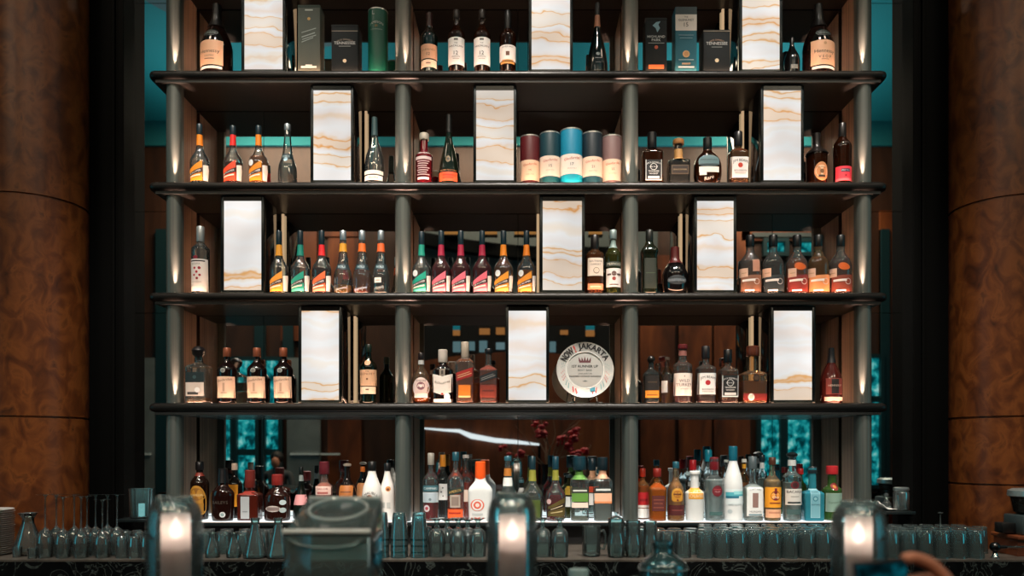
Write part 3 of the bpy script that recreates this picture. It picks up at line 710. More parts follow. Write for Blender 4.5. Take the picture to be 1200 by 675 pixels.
kuyper(3, 617, 271, '#f29a2c', '#e87f1a', 'orange-labelled amber liqueur bottle next to the onyx lamp, third shelf', liq=('#c47420', 316), pale='#f6ae4e', seal=True)
def bols(row, x, top, ncol, desc, liq, extra=()):
    b_ = {2: 212, 3: 342}[row]
    bottle(row, x, 21.6, top, 'bols', CLEAR, desc, ('#aab6bd', b_-63, 1.12, .8), liq, [((b_-34, b_-34), (b_-27, b_-27), 17, '#12292e', [(T, 'BOLS', 0, .5, .5, '#a9c6cc')])]+list(extra), kind='liqueur_bottle', neck=(ncol, b_-59, b_-49) if ncol else None)
bols(2, 337, 146, None, 'clear curvy liqueur bottle with dark round emblem, second shelf', ('#c9cfd0', 190), [(183, 188, 5, '#9fc4d6', [], 0, 'oval'), (145.5, 149, 4, '#c8442f', [], -2)])
bols(3, 402, 271, '#dd9a2a', 'curvy clear bottle with yellow neck band and little yellow liqueur left', ('#e0952a', 333), [(335, 340, 16, None, [(T, 'Genever', 0, .5, .9, '#f4e9cf', 0, .25)])])
bols(3, 424.3, 271, '#e06a25', 'curvy bottle full of red-orange liqueur with orange neck band', ('#b04818', 309), [(335, 340, 16, None, [(T, 'Curacao', 0, .5, .9, '#e6dfe0', 0, .25)])])
bols(3, 446.5, 271, '#e0622a', 'curvy clear bottle with orange neck band and small pale sticker', ('#b9c4c0', 318), [(325, 331, 8, '#f2e6da', [('B', -.6, .6, .4, .55, '#d98a6a')], -2), (335, 339, 12, None, [(T, 'Triple', 0, .5, .8, '#cfd8d6', 0, .25)])])
bottle(2, 439, 24, 138, [(0, .93), (.02, 1), (.28, .97), (.42, .86), (.55, .58), (.66, .38), (.75, .28), (.985, .24)], CLEAR, 'slim clear grappa bottle with white base label beside the bronze post', ('#3c5558', 155, 1.14, .2, 'foil'), None, [(199, 203.5, 22, '#e9e6dc', []), (205, 210.5, 21, '#efece4', [(T, 'GRAPPA', 0, .5, .6, '#59544a')])], kind='grappa_bottle')
bottle(2, 497, 20, 157, 'apothecary', '#5c0d17', 'deep red vodka bottle covered in white print, second shelf', ('#c9c2b4', 160.5, 1.15, .3), None, [(175, 210, 19, None, [(T, 'ABSOLUT', 0, .92, .8, WHITE), ('B', -.95, .95, .68, .78, '#d8c3c0')]+[('B', -.75+.1*(i % 2), .75-.15*((i*7) % 3), .60-.075*i, .635-.075*i, '#c9a5a5') for i in range(7)]+[('B', -.7, .7, .0, .08, '#e8d6d4')])], kind='vodka_bottle')
bottle(2, 526, 25, 135, 'tear', '#131b12', 'dark green champagne-shouldered cognac bottle with orange-red label, second shelf', ('#0c0d0d', 151, 1.12, 0, 'foil'), None, [(201, 211.5, 21, '#f0562f', [('B', -.6, .6, .3, .42, '#c93a1e'), ('B', -.6, .6, .6, .72, '#c93a1e')]), (197.5, 200.5, 19, None, [(T, 'REMY MARTIN', 0, .5, .95, '#c98a5a')]), (181, 189, 6, '#6d5a35', [('D', 0, .5, .55, '#2a2416')], 0, 'oval')], kind='cognac_bottle')
for x, w, top, col, lab, base, d, yy in [(621, 23, 157, '#5a1c20', (187, 211, '#ecc9ab'), None, 'maroon whisky tube at the lamp end of the tube row', 3.87), (644.5, 24, 153, '#123a44', (182, 206, '#ead9c8'), '#17535a', 'dark teal whisky tube between the maroon and bright blue tubes', 3.858),
                                 (669.5, 26, 149, '#1586a8', (180, 203.5, '#efe6dc'), '#12a5bd', 'bright blue whisky tube, tallest in the centre of the tube row', 3.852), (694, 24, 153, '#16262f', (183, 206, '#ecd3bd'), '#1a4550', 'navy whisky tube between the bright blue and mauve tubes', 3.862), (717, 23, 157, '#7d6260', (186, 211, '#ecc9ae'), None, 'mauve-brown whisky tube beside the bronze post', 3.87)]:
    a, b_ = lab[0], lab[1]
    tube(2, x, w, top, col, lab, d, base, Y=yy+.012, items=[(T, 'Glenfarclas', 0, a+5, .74, '#c2532f', .12), (T, '105' if x < 630 else '15' if x < 660 else '17' if x < 680 else '21' if x < 700 else '25', 0, a+12, .14, INK), (T, 'SINGLE MALT', 0, a+17, .4, '#8a7a6a')])
JDI = [('B', -.98, .98, .0, .05, WHITE), (T, "JACK DANIEL'S", 0, .87, .86, WHITE, .22), ('D', 0, .66, .42, WHITE), ('D', 0, .66, .36, '#15181a'), (T, 'Old No.7', 0, .66, .5, WHITE), (T, 'TENNESSEE', 0, .44, .66, WHITE), (T, 'WHISKEY', 0, .32, .55, WHITE), ('B', -.7, .7, .08, .2, '#d9dad7'), ('B', -.98, -.9, 0, 1, '#cfd2d0'), ('B', .9, .98, 0, 1, '#cfd2d0')]
bottle(2, 764, 24, 156, 'square', RGLASS['brown'], 'square whiskey bottle with black and white label next to the bronze post, second shelf', ('#101112', 170, 1.15), ('#8a3f16', 178), [(187, 211, 19, '#15181a', JDI)], sq=6, neck=('#c9cac6', 157.5, 163))
bottle(2, 795, 25, 164, 'decanter', RGLASS['smoke'], 'low square whiskey decanter with dark shield label and cork stopper, second shelf', ('#9a6a3a', 166, 1.2), ('#4a1a0c', 190), [(193, 204, 20, '#5a4632', [('B', -.9, .9, .12, .88, '#2c2018'), (T, 'SINGLE BARREL', 0, .5, .8, '#b59a72')])], sq=8, dr=.8, neck=('#b98a52', 172, 186))
bottle(2, 829, 32, 162, 'round', RGLASS['brown'], 'wide round-shouldered whiskey bottle with teal label and torn white strip', ('#0d1212', 173, 1.15), ('#431a0e', 185), [(181.5, 194, 24, '#5f7f83', [(T, 'GENTLEMAN JACK', 0, .55, .84, '#1c2a2c'), ('B', -.9, .9, .08, .18, '#2c3c3e')], 0, 'arch'), ((195, 195), (201.5, 201.5), 23, '#f0ece4', []), (201, 205, 8, '#f0ece4', [], -7), (206.5, 209.5, 12, None, [(T, 'Rare', 0, .5, .9, '#e8e0d2', 0, .3)])], dr=.55, sq=3)
bottle(2, 865, 22, 155, 'square', RGLASS['amber'], 'square bourbon bottle with white label and red seal by the lamp glow, second shelf', ('#16161a', 168, 1.15), ('#8a4316', 172), [(183.5, 208, 21.5, '#f4f1ee', [(T, 'JIM BEAM', 0, .82, .8, INK, .25), ('D', 0, .6, .26, '#c23a22'), (T, 'BOURBON', 0, .34, .66, '#5a5a60'), (T, 'WHISKEY', 0, .22, .6, '#5a5a60')])], sq=5, dr=.85)
bottle(2, 957, 24, 157, 'whisky', RGLASS['brown'], 'amber whisky bottle with round cream label beside an onyx lamp, second shelf', ('#120d0c', 177, 1.12, 0, 'foil'), ('#b5541a', 184), [(189, 211, 17, '#c98a5a', [('D', 0, .5, .86, '#e6c9a8'), (T, 'CHIVAS REGAL', 0, .72, .8, INK), ('D', 0, .5, .3, '#7a5a3a'), ('B', -.5, .5, .18, .3, '#3a2a1c')], 2, 'oval')], kind='whisky_bottle')
bottle(2, 987, 21, 145, 'slim', RGLASS['brown'], 'tall cognac bottle with glowing red label beside the end post, second shelf', ('#16100f', 158, 1.1), ('#3c120c', 185), [(194, 211, 19, '#e8384a', [('B', -.55, .55, .6, .82, '#20304a'), (T, 'MARTELL', 0, .71, .5, WHITE), ('D', 0, .35, .12, '#8a1a22'), ('B', -1, 1, 0, .16, '#f0606a')])], kind='cognac_bottle')
# third shelf
bottle(3, 235, 21, 266, 'tall', CLEAR, 'clear vodka bottle with white label of red dots, end of third shelf', ('#9aa0a0', 281, 1.15, .5), None, [(303, 341, 20, '#ded9d2', [('B', -.8, .8, .92, .96, INK), (T, 'VODKA', -.15, .85, .5, '#6a6560'), ('D', -.3, .72, .14, '#a3122a'), ('D', .25, .72, .17, '#8f1024'), ('D', -.05, .6, .15, '#b01a30'), ('D', .3, .5, .14, '#9a1228'), ('D', -.35, .5, .12, '#a3122a'), ('D', 0, .4, .15, '#8f1024'), ('B', -.7, .5, .28, .3, '#b3aca6')]), (299, 303, 6, '#7a1526', [], -2, 'oval')], kind='vodka_bottle')
bottle(3, 697, 21, 276, 'tall', glass('#c98a5a', .05), 'amber whiskey-liqueur bottle with arched cream label, beside an onyx lamp', ('#151211', 290, 1.15), ('#9a3f17', 297), [(302, 323, 18, '#ead6c4', [(T, 'SOUTHERN', 0, .82, .8, INK), (T, 'COMFORT', 0, .64, .66, INK), ('D', .1, .3, .4, '#7a6a5a'), ('D', .1, .3, .33, '#e3cdb8')]), (332, 339, 18, '#f0946a', [('B', -.7, .7, .35, .6, '#f6c6a4')])], sq=3, kind='liqueur_bottle')
bottle(3, 718.5, 19, 270, 'malt', RGLASS['olive'], 'olive green aperitif bottle with white coat-of-arms label, third shelf', ('#8fa0a0', 278, 1.3, .5), ('#54521e', 292), [(306, 312, 18, '#1c211c', [('B', -.96, .96, .06, .94, '#3a4036'), (T, 'PERNOD', 0, .5, .84, '#d9d2c2')]), (314, 336, 17, '#ece5e0', [('D', 0, .72, .34, '#6d5148'), ('D', 0, .45, .26, '#a3433a'), ('B', -.6, .6, .1, .16, '#7a6a62'), ('B', -.9, -.4, .62, .72, '#56453c'), ('B', .4, .9, .62, .72, '#56453c')])], kind='aperitif_bottle', neck=('#6f8580', 278, 289))
bottle(3, 761, 19, 270, 'hex', '#10160e', 'tall dark angular bottle with sloped shoulders after the bronze post, third shelf', ('#171a17', 281, 1.15), None, [(302, 338, 14, '#1e2519', [('B', -.8, .8, .5, .53, '#3a4632')])], sq=4, kind='liqueur_bottle', Y=3.86)
bottle(3, 791, 30, 290, 'round', '#0d0b0b', 'squat black bell-shaped bottle with grey arched lettering, third shelf', ('#4a1716', 306, 1.15, 0, 'foil'), None, [(322, 333, 22, '#2b3134', [('B', -.9, .9, .34, .62, '#5a646a')], 0, 'oval')], kind='liqueur_bottle')
for i, (x, col, lc, d) in enumerate([(879, '#7a4a30', '#8a5a42', 'round bourbon bottle with hanging pink tag, nearest the onyx lamp of five'), (906, '#101416', '#2c3436', 'round bourbon bottle with black filling, among the five alike'), (934, '#c4561a', '#8a2a22', 'round bourbon bottle with bright orange filling, middle of the five'), (959, '#a8641f', '#e0925a', 'round bourbon bottle with golden filling and pale peach label'), (985, '#7a2a16', '#8a3a26', 'round bourbon bottle with red-brown filling beside the end post')]):
    sx = [0, 0, 2, -2, -4][i]
    bottle(3, x, 25.6, 276, 'flask', glass('#dfe2de' if i != 3 else '#e0c9a0', .05), d, ('#0c1012', 287, 1.15), (col, [304, 306, 302, 300, 302][i]),
           [((323, 321), (341, 341), 24, lc, [('D', .45, .6, .3, '#cfc6c0'), ('D', .45, .6, .24, lc), ('B', -.9, .3, .62, .76, '#efe9e2'), ('B', -.7, .2, .0, .1, '#efe9e2')]),
            ((314, 314), (324.5, 324), 8, '#e0b79c', [('B', -.6, .6, .4, .5, '#c29a80')], -9+sx*.6)]+([((304, 303), (318, 317), 9, '#c08a72', [], 5)] if i == 0 else [((306, 309), (316, 316), 14, '#d9601c', [], 1, 'oval')] if i in (2, 4) else []), kind='bourbon_bottle', dr=.7)
# fourth shelf
bottle(4, 233, 25, 406, 'gin', CLEAR, 'square clear tequila bottle with black ball stopper, end of fourth shelf', ('#0e0d10', 421, .9, 0, 'ball'), ('#b98c62', 466), [(436, 447.5, 21, '#16292c', [('D', 0, .5, .2, '#3c5558')]), (448, 464, 21, '#d8ccc0', [('B', -.8, .4, .1, .3, '#3a3a38'), ('D', .3, .45, .3, '#f8f6f2')])], sq=7, kind='tequila_bottle')
for x, d in [(266, 'dark whisky bottle with cream label, first after the square clear bottle'), (301, 'dark whisky bottle with cream label, centre of the fourth-shelf three'), (332, 'dark whisky bottle with cream label beside the onyx lamp, fourth shelf')]:
    bottle(4, x, 22, 408, 'malt', '#120909', d, ('#8a4a30', 417, 1.2, .2), None, [(441, 466, 21, '#f0cdb2', [(T, 'Glenfarclas', 0, .84, .8, '#8a4a32', 0, .15), ('B', -.12, .12, .3, .7, '#c9a48a'), ('B', -.35, .35, .22, .25, '#b08a72')]), (431, 436.5, 6, '#a3a5a0', [('D', 0, .5, .6, '#7d807c')], -1, 'oval')], kind='whisky_bottle')
bottle(4, 432, 20, 404, 'malt', RGLASS['dkgreen'], 'dark green whisky bottle with long peach label beside the bronze post, fourth shelf', ('#0e1a12', 412, 1.1), ('#10160f', 428), [(433, 452, 19.5, '#e0b08a', [(T, 'THE', 0, .9, .2, INK), (T, 'GLENLIVET', 0, .74, .84, '#8a3a1c'), ('D', 0, .42, .12, '#7a4a2c')]), (453, 461.5, 18, '#ecd0b4', [('B', -.2, .2, .5, .7, '#7a5a42')]), (421, 428, 7, '#c9906a', [], 0, 'oval')], kind='whisky_bottle')
bottle(4, 493.5, 23, 414, 'round', glass('#e6c9a8', .05), 'rounded amber whisky bottle with pale oval label next to the bronze post, fourth shelf', ('#181314', 420, 1.15), ('#d0761f', 450), [(442, 466, 19, '#e3c9c0', [('D', 0, .58, .5, '#8a5a62'), ('D', 0, .58, .2, '#f2e2da'), ('B', -.8, .8, .0, .22, '#f6e6da'), (T, 'CHIVAS', 0, .84, .6, INK)], 1, 'oval')], kind='whisky_bottle', neck=('#b3b5b3', 421, 426))
bottle(4, 519, 24, 410, 'whisky', '#120b0a', 'dark whisky bottle with white pointed label and red seal, fourth shelf', ('#c2b8ae', 424, 1.25), None, [((438, 438), (463, 463), 23.5, '#efe6dd', [(T, 'Ballantines', 0, .62, .74, '#8a7a6a', 0, .1), ('D', 0, .06, .12, '#c23a2a')], 0, 'chevron'), (432.5, 440, 6.5, '#8d8378', [('B', -.4, .4, .2, .8, '#4a423c')]), (467.5, 471, 23, '#e8e4de', []), (460.5, 469, 7, '#f8f8f6', [], 5.5, 'oval')], kind='whisky_bottle', dr=.7, sq=3)
for x, top, lc, lq, d, ll in [(545, 401, '#a3231c', '#d9721f', 'square whisky bottle with slanted red label, two away from the onyx lamp', 452), (572.5, 409, '#16181a', '#c2431a', 'square whisky bottle with slanted black label beside the onyx lamp', 441)]:
    bottle(4, x, 21, top, 'tall' if x < 560 else 'square', glass('#e2ddd6', .05), d, ('#a89a8a' if x < 560 else '#12161a', top+4 if x > 560 else top+18, 1.12), (lq, ll-14), [((437 if x < 560 else 441, 430 if x < 560 else 433), (447 if x < 560 else 449, 440 if x < 560 else 442), 20.5, lc, [('B', -.8, .8, .3, .38, '#d9b48a' if x < 560 else '#8a8a88'), ('B', -.8, .6, .55, .62, '#d9b48a' if x < 560 else '#8a8a88')]), ((451, 451), (466, 466), 14 if x < 560 else 19, '#e07a1e' if x < 560 else '#7a2a18', [('B', -1, 1, 0, .16, '#f2b57a')] if x < 560 else [('B', -.7, .7, .5, .6, '#5a1a10')])], sq=7, kind='whisky_bottle')
bottle(4, 763, 19, 417, 'whisky', RGLASS['smoke'], 'short dark bottle with ball stopper and orange base label, fourth shelf', ('#15110f', 427, .8, 0, 'ball'), ('#1c110c', 440), [(440, 457, 16, '#1c1714', [('B', -.7, .7, .5, .6, '#4a3a2c')]), (457.5, 466, 16, '#d28a2a', [('B', -.8, .8, .3, .45, '#8a4a12')])], kind='liqueur_bottle', sq=3)
bottle(4, 782, 14, 419, 'slim', CLEAR, 'narrow clear-necked bottle half full of amber, behind the white-labelled bourbon', ('#8f8a84', 421, 1.1), ('#c47a20', 448), [(446, 460, 6, '#e6e0d6', [], -4)], Y=3.98, kind='whiskey_bottle')
bottle(4, 800, 22, 404, 'cylinder', glass('#e0d6cc', .05), 'bourbon bottle with large white label of brown lettering and burgundy top, fourth shelf', ('#5a1a1c', 408, 1.12), ('#8a2a14', 434), [(437, 463.5, 21.5, '#f3e6dc', [(T, 'WILD', 0, .66, .55, '#5a2c1c'), (T, 'TURKEY', 0, .48, .84, '#5a2c1c'), ('D', 0, .86, .06, '#8a3a22'), (T, 'BOURBON', 0, .3, .4, '#a0705a')])], kind='bourbon_bottle', neck=('#8f5a52', 409, 416))
bottle(4, 827, 22, 406, 'square', glass('#e0d6cc', .05), 'bourbon bottle with white label and red seal in the middle of the fourth-shelf bay', ('#1a1719', 419, 1.12), ('#7a2414', 432), [(437, 462, 21.5, '#f2efeb', [(T, 'JIM BEAM', 0, .8, .8, INK, .25), ('D', 0, .55, .28, '#b3222a'), (T, 'BOURBON', 0, .24, .62, '#4a4a50'), (T, 'KENTUCKY', 0, .13, .6, '#6a6a70')])], sq=4, kind='bourbon_bottle', neck=('#a3a5a5', 407, 413))
bottle(4, 853, 21, 410, 'square', glass('#d6cabc', .05), 'square whiskey bottle with black and white label beside the decanter, fourth shelf', ('#0d0e10', 424, 1.2), ('#7a2c14', 438), [(440, 465, 19, '#15181a', JDI)], sq=7, neck=('#8d9090', 412, 421))
bottle(4, 882, 29, 406, 'decanter', glass('#e6cfae', .05), 'wide-shouldered whiskey decanter with dark medallion and red base band', ('#5a2c1c', 416, 1.2), ('#c47a3a', 446), [(461, 469, 27.5, '#7a1c14', []), (438.5, 447, 8, '#2c1c14', [('D', 0, .5, .7, '#4a3424')], 1, 'oval'), (461, 469.5, 7.5, '#f0e6dc', [('D', 0, .5, .6, '#d9c4b4')], -5, 'oval')], sq=8, dr=.8)
bottle(4, 974, 25, 408, 'cognac', '#4a1a14', 'rose-brown cognac bottle with dark square label near the end post, fourth shelf', ('#16181c', 424, 1.1, 0, 'foil'), None, [(443, 462, 19, '#8a3a30', [('B', -.45, .45, .05, .95, '#1c1614'), (T, 'HENNESSY', 0, .55, .8, '#d9c4b4')]), (465, 469.5, 21, '#e8c4b4', [])], kind='cognac_bottle')

# award plate on its clear stand
Yp = 3.87; zp = ROWZ[4]+.0012
t = thing('award_plate', 'white round award plate with black arched lettering standing on the fourth shelf', 'plate', (X(685.5, Yp), Yp, zp))
rp = 33.5*Yp/F; zc = Z(436, Yp)-zp+.009
def dish(z):  # plate outline in its own frame, face towards -y
    pass
tilt = Matrix.Translation((0, 0, zc)) @ Matrix.Rotation(math.radians(-9), 4, 'X') @ Matrix.Rotation(math.radians(90), 4, 'X')
mb = MB(); mb.lathe([(0, .001), (0, rp*.62), (.004, rp*.68), (.010, rp*.98), (.012, rp), (.009, rp), (.0, rp*.7), (-.004, rp*.62), (-.004, .001)], 56, cap0=False, cap1=False)
mb.v = [tuple(tilt @ Vector(v)) for v in mb.v]
pl = mb.build('plate_body', pm('#b4b7b4', .2), t, sharp=30)
MB_r = MB().tube([tuple(tilt @ Vector((rp*.66*math.cos(a), rp*.66*math.sin(a), .0045))) for a in [2*math.pi*i/48 for i in range(49)]], .0016, 6, caps=False); MB_r.build('raised_ring', pm('#ecece8', .2), t)
mats = ['#15171a', '#b8403a', '#6f9a9a', '#1d7f95', '#5a2c34', '#a9aca9', '#6a706e', '#a3a5a1']; mb = MB()
def onp(x, y, off=.0018):
    r = math.hypot(x, y)/rp
    z = 0 if r < .62 else (r-.62)/.06*.004 if r < .68 else .004+(r-.68)/.30*.006
    return tuple(tilt @ Vector((x, y, z+off)))
mb.add([onp(.60*rp*math.cos(a), .60*rp*math.sin(a), .0008) for a in [2*math.pi*i/48 for i in range(48)]], [tuple(range(48))], 7, False)
def parc(st, R, a0, a1, mi_, sc=1.0, flip=False):
    vs_, fs_, a_ = text(st, .035); span = (a1-a0); sc = sc*.26*rp/(a_*R*abs(span))
    mb.add([onp((R+b2*sc*R*abs(span))*math.sin(a0+(a+.5)*span), (R+b2*sc*R*abs(span))*math.cos(a0+(a+.5)*span)) for a, b2 in vs_], fs_, mi_, False)
d2 = math.radians
parc('NOW', rp*.83, d2(-66), d2(-30), 0); parc('!', rp*.83, d2(-27), d2(-23), 1); parc('JAKARTA', rp*.83, d2(-16), d2(66), 0)
def ptext(st, y, w, mi_, asp=1):
    vs_, fs_, a_ = text(st, .015); mb.add([onp(a*w*rp, y*rp+b2*w*rp*asp) for a, b2 in vs_], fs_, mi_, False)
ptext('1ST RUNNER UP', .14, .92, 0); ptext('BEST BAR', .0, .5, 6, .9); ptext('JAKARTA', -.13, .5, 6, .7); ptext('READERS CHOICE AWARDS', -.22, 1.1, 0, .9)
for i in range(5):   # crown
    cx_ = (-.17+.085*i); mb.add([onp((cx_-.045)*rp, .32*rp), onp((cx_+.045)*rp, .32*rp), onp(cx_*rp*1.25, (.47+.03*(i == 2))*rp)], [(0, 1, 2)], 4, False)
mb.add([onp(a*rp, b_*rp) for a, b_ in [(-.2, .27), (.2, .27), (.2, .33), (-.2, .33)]], [(0, 1, 2, 3)], 4, False)
mb.add([onp(a*rp, b_*rp, .003) for a, b_ in [(.16, -.77), (.34, -.77), (.34, -.62), (.16, -.62)]], [(0, 1, 2, 3)], 3, False)
mb.add([onp(a*rp, b_*rp) for a, b_ in [(-.1, -.40), (0, -.36), (.1, -.4), (0, -.42)]], [(0, 1, 2, 3)], 6, False)
for s_ in (-1, 1):
    for k_, (ang, mi_) in enumerate([(72, 2), (80, 2), (93, 1), (103, 1), (110, 1), (122, 2), (131, 2), (146, 1), (155, 1)]):
        for q in range(3):
            aa = d2(ang+q*3)*s_; r0 = rp*(.73+.05*q)
            mb.add([onp((r0+.012*rp*j)*math.sin(aa+.03*i), (r0+.10*rp*j)*math.cos(aa+.03*i)) for i, j in [(0, 0), (1.7, 0), (2.4, 1), (.5, 1)]], [(0, 1, 2, 3)], mi_, False)
mb.build('label', [pm(c, .5) for c in mats], pl, fix=False, sharp=0)
t = thing('plate_stand', 'clear acrylic stand holding the round award plate', 'stand', (X(685.5, Yp), Yp, zp))
acry = glass('#dfe6e4', .12)
for s_ in (-1, 1):
    MB().tube([(s_*.055, -.046, .03), (s_*.055, -.047, .012), (s_*.058, -.03, .004), (s_*.065, .04, .004), (s_*.06, .05, .06), (s_*.05, .055, .14)], .004, 8).build('arm', acry, t)
    MB().tube([(s_*.066, -.03, .0035), (s_*.085, -.02, .0035), (s_*.09, .02, .0035), (s_*.066, .045, .0035)], .0033, 8).build('foot', acry, t)
MB().tube([(-.06, .04, .0045), (.06, .04, .0045)], .004, 8).build('cross_bar', acry, t)

# lit bottom ledge
FR = dict
bottle(5, 234, 21, 541, 'slim', '#190b06', 'dark coffee liqueur bottle with arched yellow label, at the end of the lit ledge', ('#141012', 551, 1.2), None, [(569, 604, 19, '#b9822a', [('D', 0, .7, .8, '#8f5c1c'), (T, 'KAHLUA', 0, .68, .76, '#f0d8a0'), ('B', -.8, .8, .1, .4, '#a8741f')], 0, 'arch')], kind='liqueur_bottle', neck=('#7a2a1c', 554, 558), Y=3.92)
bottle(5, 261, 27, 549, 'goblet', '#1c0b08', 'squat dark cream liqueur bottle with round white seal on the lit ledge', ('#0c0708', 566, 1.15, 0, 'foil'), None, [(586, 592, 22, None, [(T, 'BAILEYS', 0, .5, .8, '#4a4038')]), (600, 606.5, 6.5, '#d8dcda', [('D', 0, .5, .6, '#8aa3a3')], 3, 'oval')], kind='liqueur_bottle', dr=.7)
bottle(5, 275, 17, 543, 'malt', '#120c0a', 'dark herbal liqueur bottle with orange label behind the squat cream liqueur', ('#e0c4ae', 551, 1.2), None, [(568, 594, 12, '#ee9a1c', [('B', -.6, .6, .6, .64, '#a8640f')])], kind='liqueur_bottle', Y=4.0)
bottle(5, 293, 25, 551, 'decanter', '#43170f', 'square brown orange-liqueur bottle with pale grey label on the lit ledge', ('#6a241c', 572, 1.1), None, [(582, 608, 10, '#a8adaf', [('B', -.6, .6, .3, .34, '#7a8083')], -2), (576, 580, 22, '#8a2a1c', [])], sq=8, kind='liqueur_bottle', dr=.9, Y=3.88)
bottle(5, 325, 30, 556, 'flask', '#200d09', 'wide brown liqueur bottle with red cap and white-edged oval label, beside the acrylic box', ('#7a1f1a', 569, 1.25), None, [(593, 600, 18, '#c9beb8', [('B', -.85, .85, .2, .8, '#7a6a66')], -2, 'oval'), (586, 592, 7, '#aebcbc', [], 9, 'oval'), (595, 601, 7, '#9aa9a9', [], 9, 'oval')], kind='liqueur_bottle', dr=.75)
bottle(5, 353, 19, 547, 'tear', DARKG, 'dark green wine bottle with pink label behind the acrylic box', ('#0e1411', 556, 1.2), None, [(580, 592, 15, '#c98a8a', [])], kind='wine_bottle', neck=('#9fa9a4', 557, 564), Y=3.97)
bottle(5, 380, 20, 541, 'apothecary', glass('#e8c9bd', .1), 'pale pink rum bottle with red cap, above the acrylic box', ('#571820', 556, 1.2), ('#d99a86', 566), [(570, 580, 18, '#e8c4b8', [(T, 'SAILOR', 0, .7, .7, '#8a3a34'), ('B', -.7, .7, .1, .35, '#b0605a')])], kind='rum_bottle', neck=('#aeb2ae', 543, 548), Y=3.9)
bottle(5, 407, 23, 543, 'round', '#160d0b', 'round-shouldered dark liqueur bottle with brown-orange label, behind the acrylic box', ('#c9b8a8', 548, .9, 0, 'ball'), None, [(569, 590, 16, '#a8642a', [('B', -.8, .8, .6, .66, '#5a2a10'), ('B', -.8, .8, .2, .3, '#d99a4a')])], kind='liqueur_bottle', Y=3.92)
bottle(5, 425, 14, 547, 'malt', '#0e0b0b', 'dark bottle with orange label mostly hidden by the white coconut rum bottle', ('#d9722a', 553, 1.2), None, [(566, 592, 12, '#f0a468', [])], kind='liqueur_bottle', Y=4.0)
bottle(5, 436, 23, 541, 'milk', '#ece9e4', 'white coconut rum bottle with palm emblem and arched lettering', ('#131212', 552, 1.25), None, [(573, 582, 18, None, [(T, 'MALIBU', 0, .5, .84, INK, .5)]), (580, 589, 8, '#b0522a', [('D', .2, .7, .5, '#e09a4a'), ('B', -.8, .2, .6, .9, '#5a2412')], -1, 'oval')], kind='rum_bottle', Y=3.84)
bottle(5, 454, 18, 543, 'milk', '#ebe7e1', 'white rum bottle with small palm emblem beside the bronze post', ('#16181a', 552, 1.25), None, [(570, 576, 6, '#c98a4a', [('D', 0, .4, .5, '#6a2c14')], 2, 'oval'), (588, 596, 12, None, [('B', -.8, -.2, .1, .9, '#b5b8b4'), ('B', .1, .8, .1, .9, '#c2c4c0')])], kind='rum_bottle', Y=3.9)
bottle(5, 505, 19, 531, 'whisky', CLEAR, 'clear aperitif bottle with blue-framed label and red filling, next to the bronze post', ('#8f8a80', 545, 1.15), ('#c21226', 588), [(569, 576, 18, '#35626c', [(T, 'CAMPARI', 0, .5, .86, '#d9e4e4')]), (577, 589, 18, '#d4dee2', [('B', -.8, .8, .05, .95, '#aebdc6'), ('D', 0, .3, .18, '#6d7f87')]), (592, 600, 7, '#d9c4c9', [('D', 0, .5, .55, '#b03a48')], -4, 'oval')], kind='aperitif_bottle', Y=3.845)
bottle(5, 519, 16, 533, 'whisky', RGLASS['smoke'], 'bottle with amber cap and white label of black dots behind the red aperitif', ('#d98a2a', 547, 1.2), ('#3a1014', 585), [(567, 586, 12, '#eceae6', [('D', .1, .75, .14, INK), ('D', -.2, .5, .16, INK), ('D', .15, .25, .12, INK)])], kind='vermouth_bottle', Y=4.0)
bottle(5, 534, 20, 530, 'whisky', CLEAR, 'orange aperitif bottle with slanted dark label on the lit ledge', ('#1f4a55', 540, 1.15), ('#f2571c', 576), [((574, 570), (582, 577), 18.5, '#23302c', [(T, 'APEROL', 0, .5, .8, '#c9a25a', 0, 0)]), (580, 595, 12, '#b5a394', [('B', -.7, .7, .15, .85, '#8a7a70')], 0, 'goblet'), (597, 609, 18, '#f2602a', [('B', -.8, .7, .55, .7, '#a82a14')])], kind='aperitif_bottle', Y=3.845)
bottle(5, 546, 18, 533, 'whisky', CLEAR, 'orange-red aperitif bottle with pale label standing behind the slanted-label one', ('#c9c4bd', 537, 1.2), ('#d9401c', 566), [(574, 588, 12, '#ecd0bd', [], 2)], kind='aperitif_bottle', Y=3.99)
bottle(5, 563, 29, 541, 'goblet', '#dfe3e2', 'frosted white orange-liqueur bottle with tall orange cap and round red emblem', ('#ee5a1c', 569, 1.25), None, [(585, 599, 16, '#e0705a', [('D', 0, .5, .8, '#dfe0de'), ('D', 0, .5, .55, '#d9604a'), ('D', 0, .5, .3, '#e6d8d2')], -3, 'oval'), (600, 605, 14, None, [('B', -.9, .9, .2, .7, '#b9c0c0')], -3)], kind='liqueur_bottle', sq=3, dr=.7, Y=3.85)
bottle(5, 595, 23, 535, 'bols', CLEAR, 'tall clear syrup bottle with amber neck label, directly behind the middle candle', ('#2a5a68', 540, 1.12), ('#a8b0ac', 560), [(572, 582, 16, '#26302f', []), (560, 570, 11, '#e0e2df', [])], kind='liqueur_bottle', neck=('#b5702a', 549, 558), Y=3.86)
bottle(5, 611, 18, 562, 'round', RGLASS['smoke'], 'small round bottle with white label behind the tall syrup bottle', ('#3f6a72', 566, 1.2), None, [(572, 580, 10, '#eceae4', [])], kind='liqueur_bottle', Y=4.02)
bottle(5, 624, 26, 535, 'kuyper', CLEAR, 'clear liqueur bottle with olive neck band beside the middle candle', ('#163038', 550, 1.12), ('#b5b88a', 590), [(586, 606, 18, '#4a5a24', [])], kind='liqueur_bottle', neck=('#8a8a35', 551, 564), Y=3.86, dr=.8)
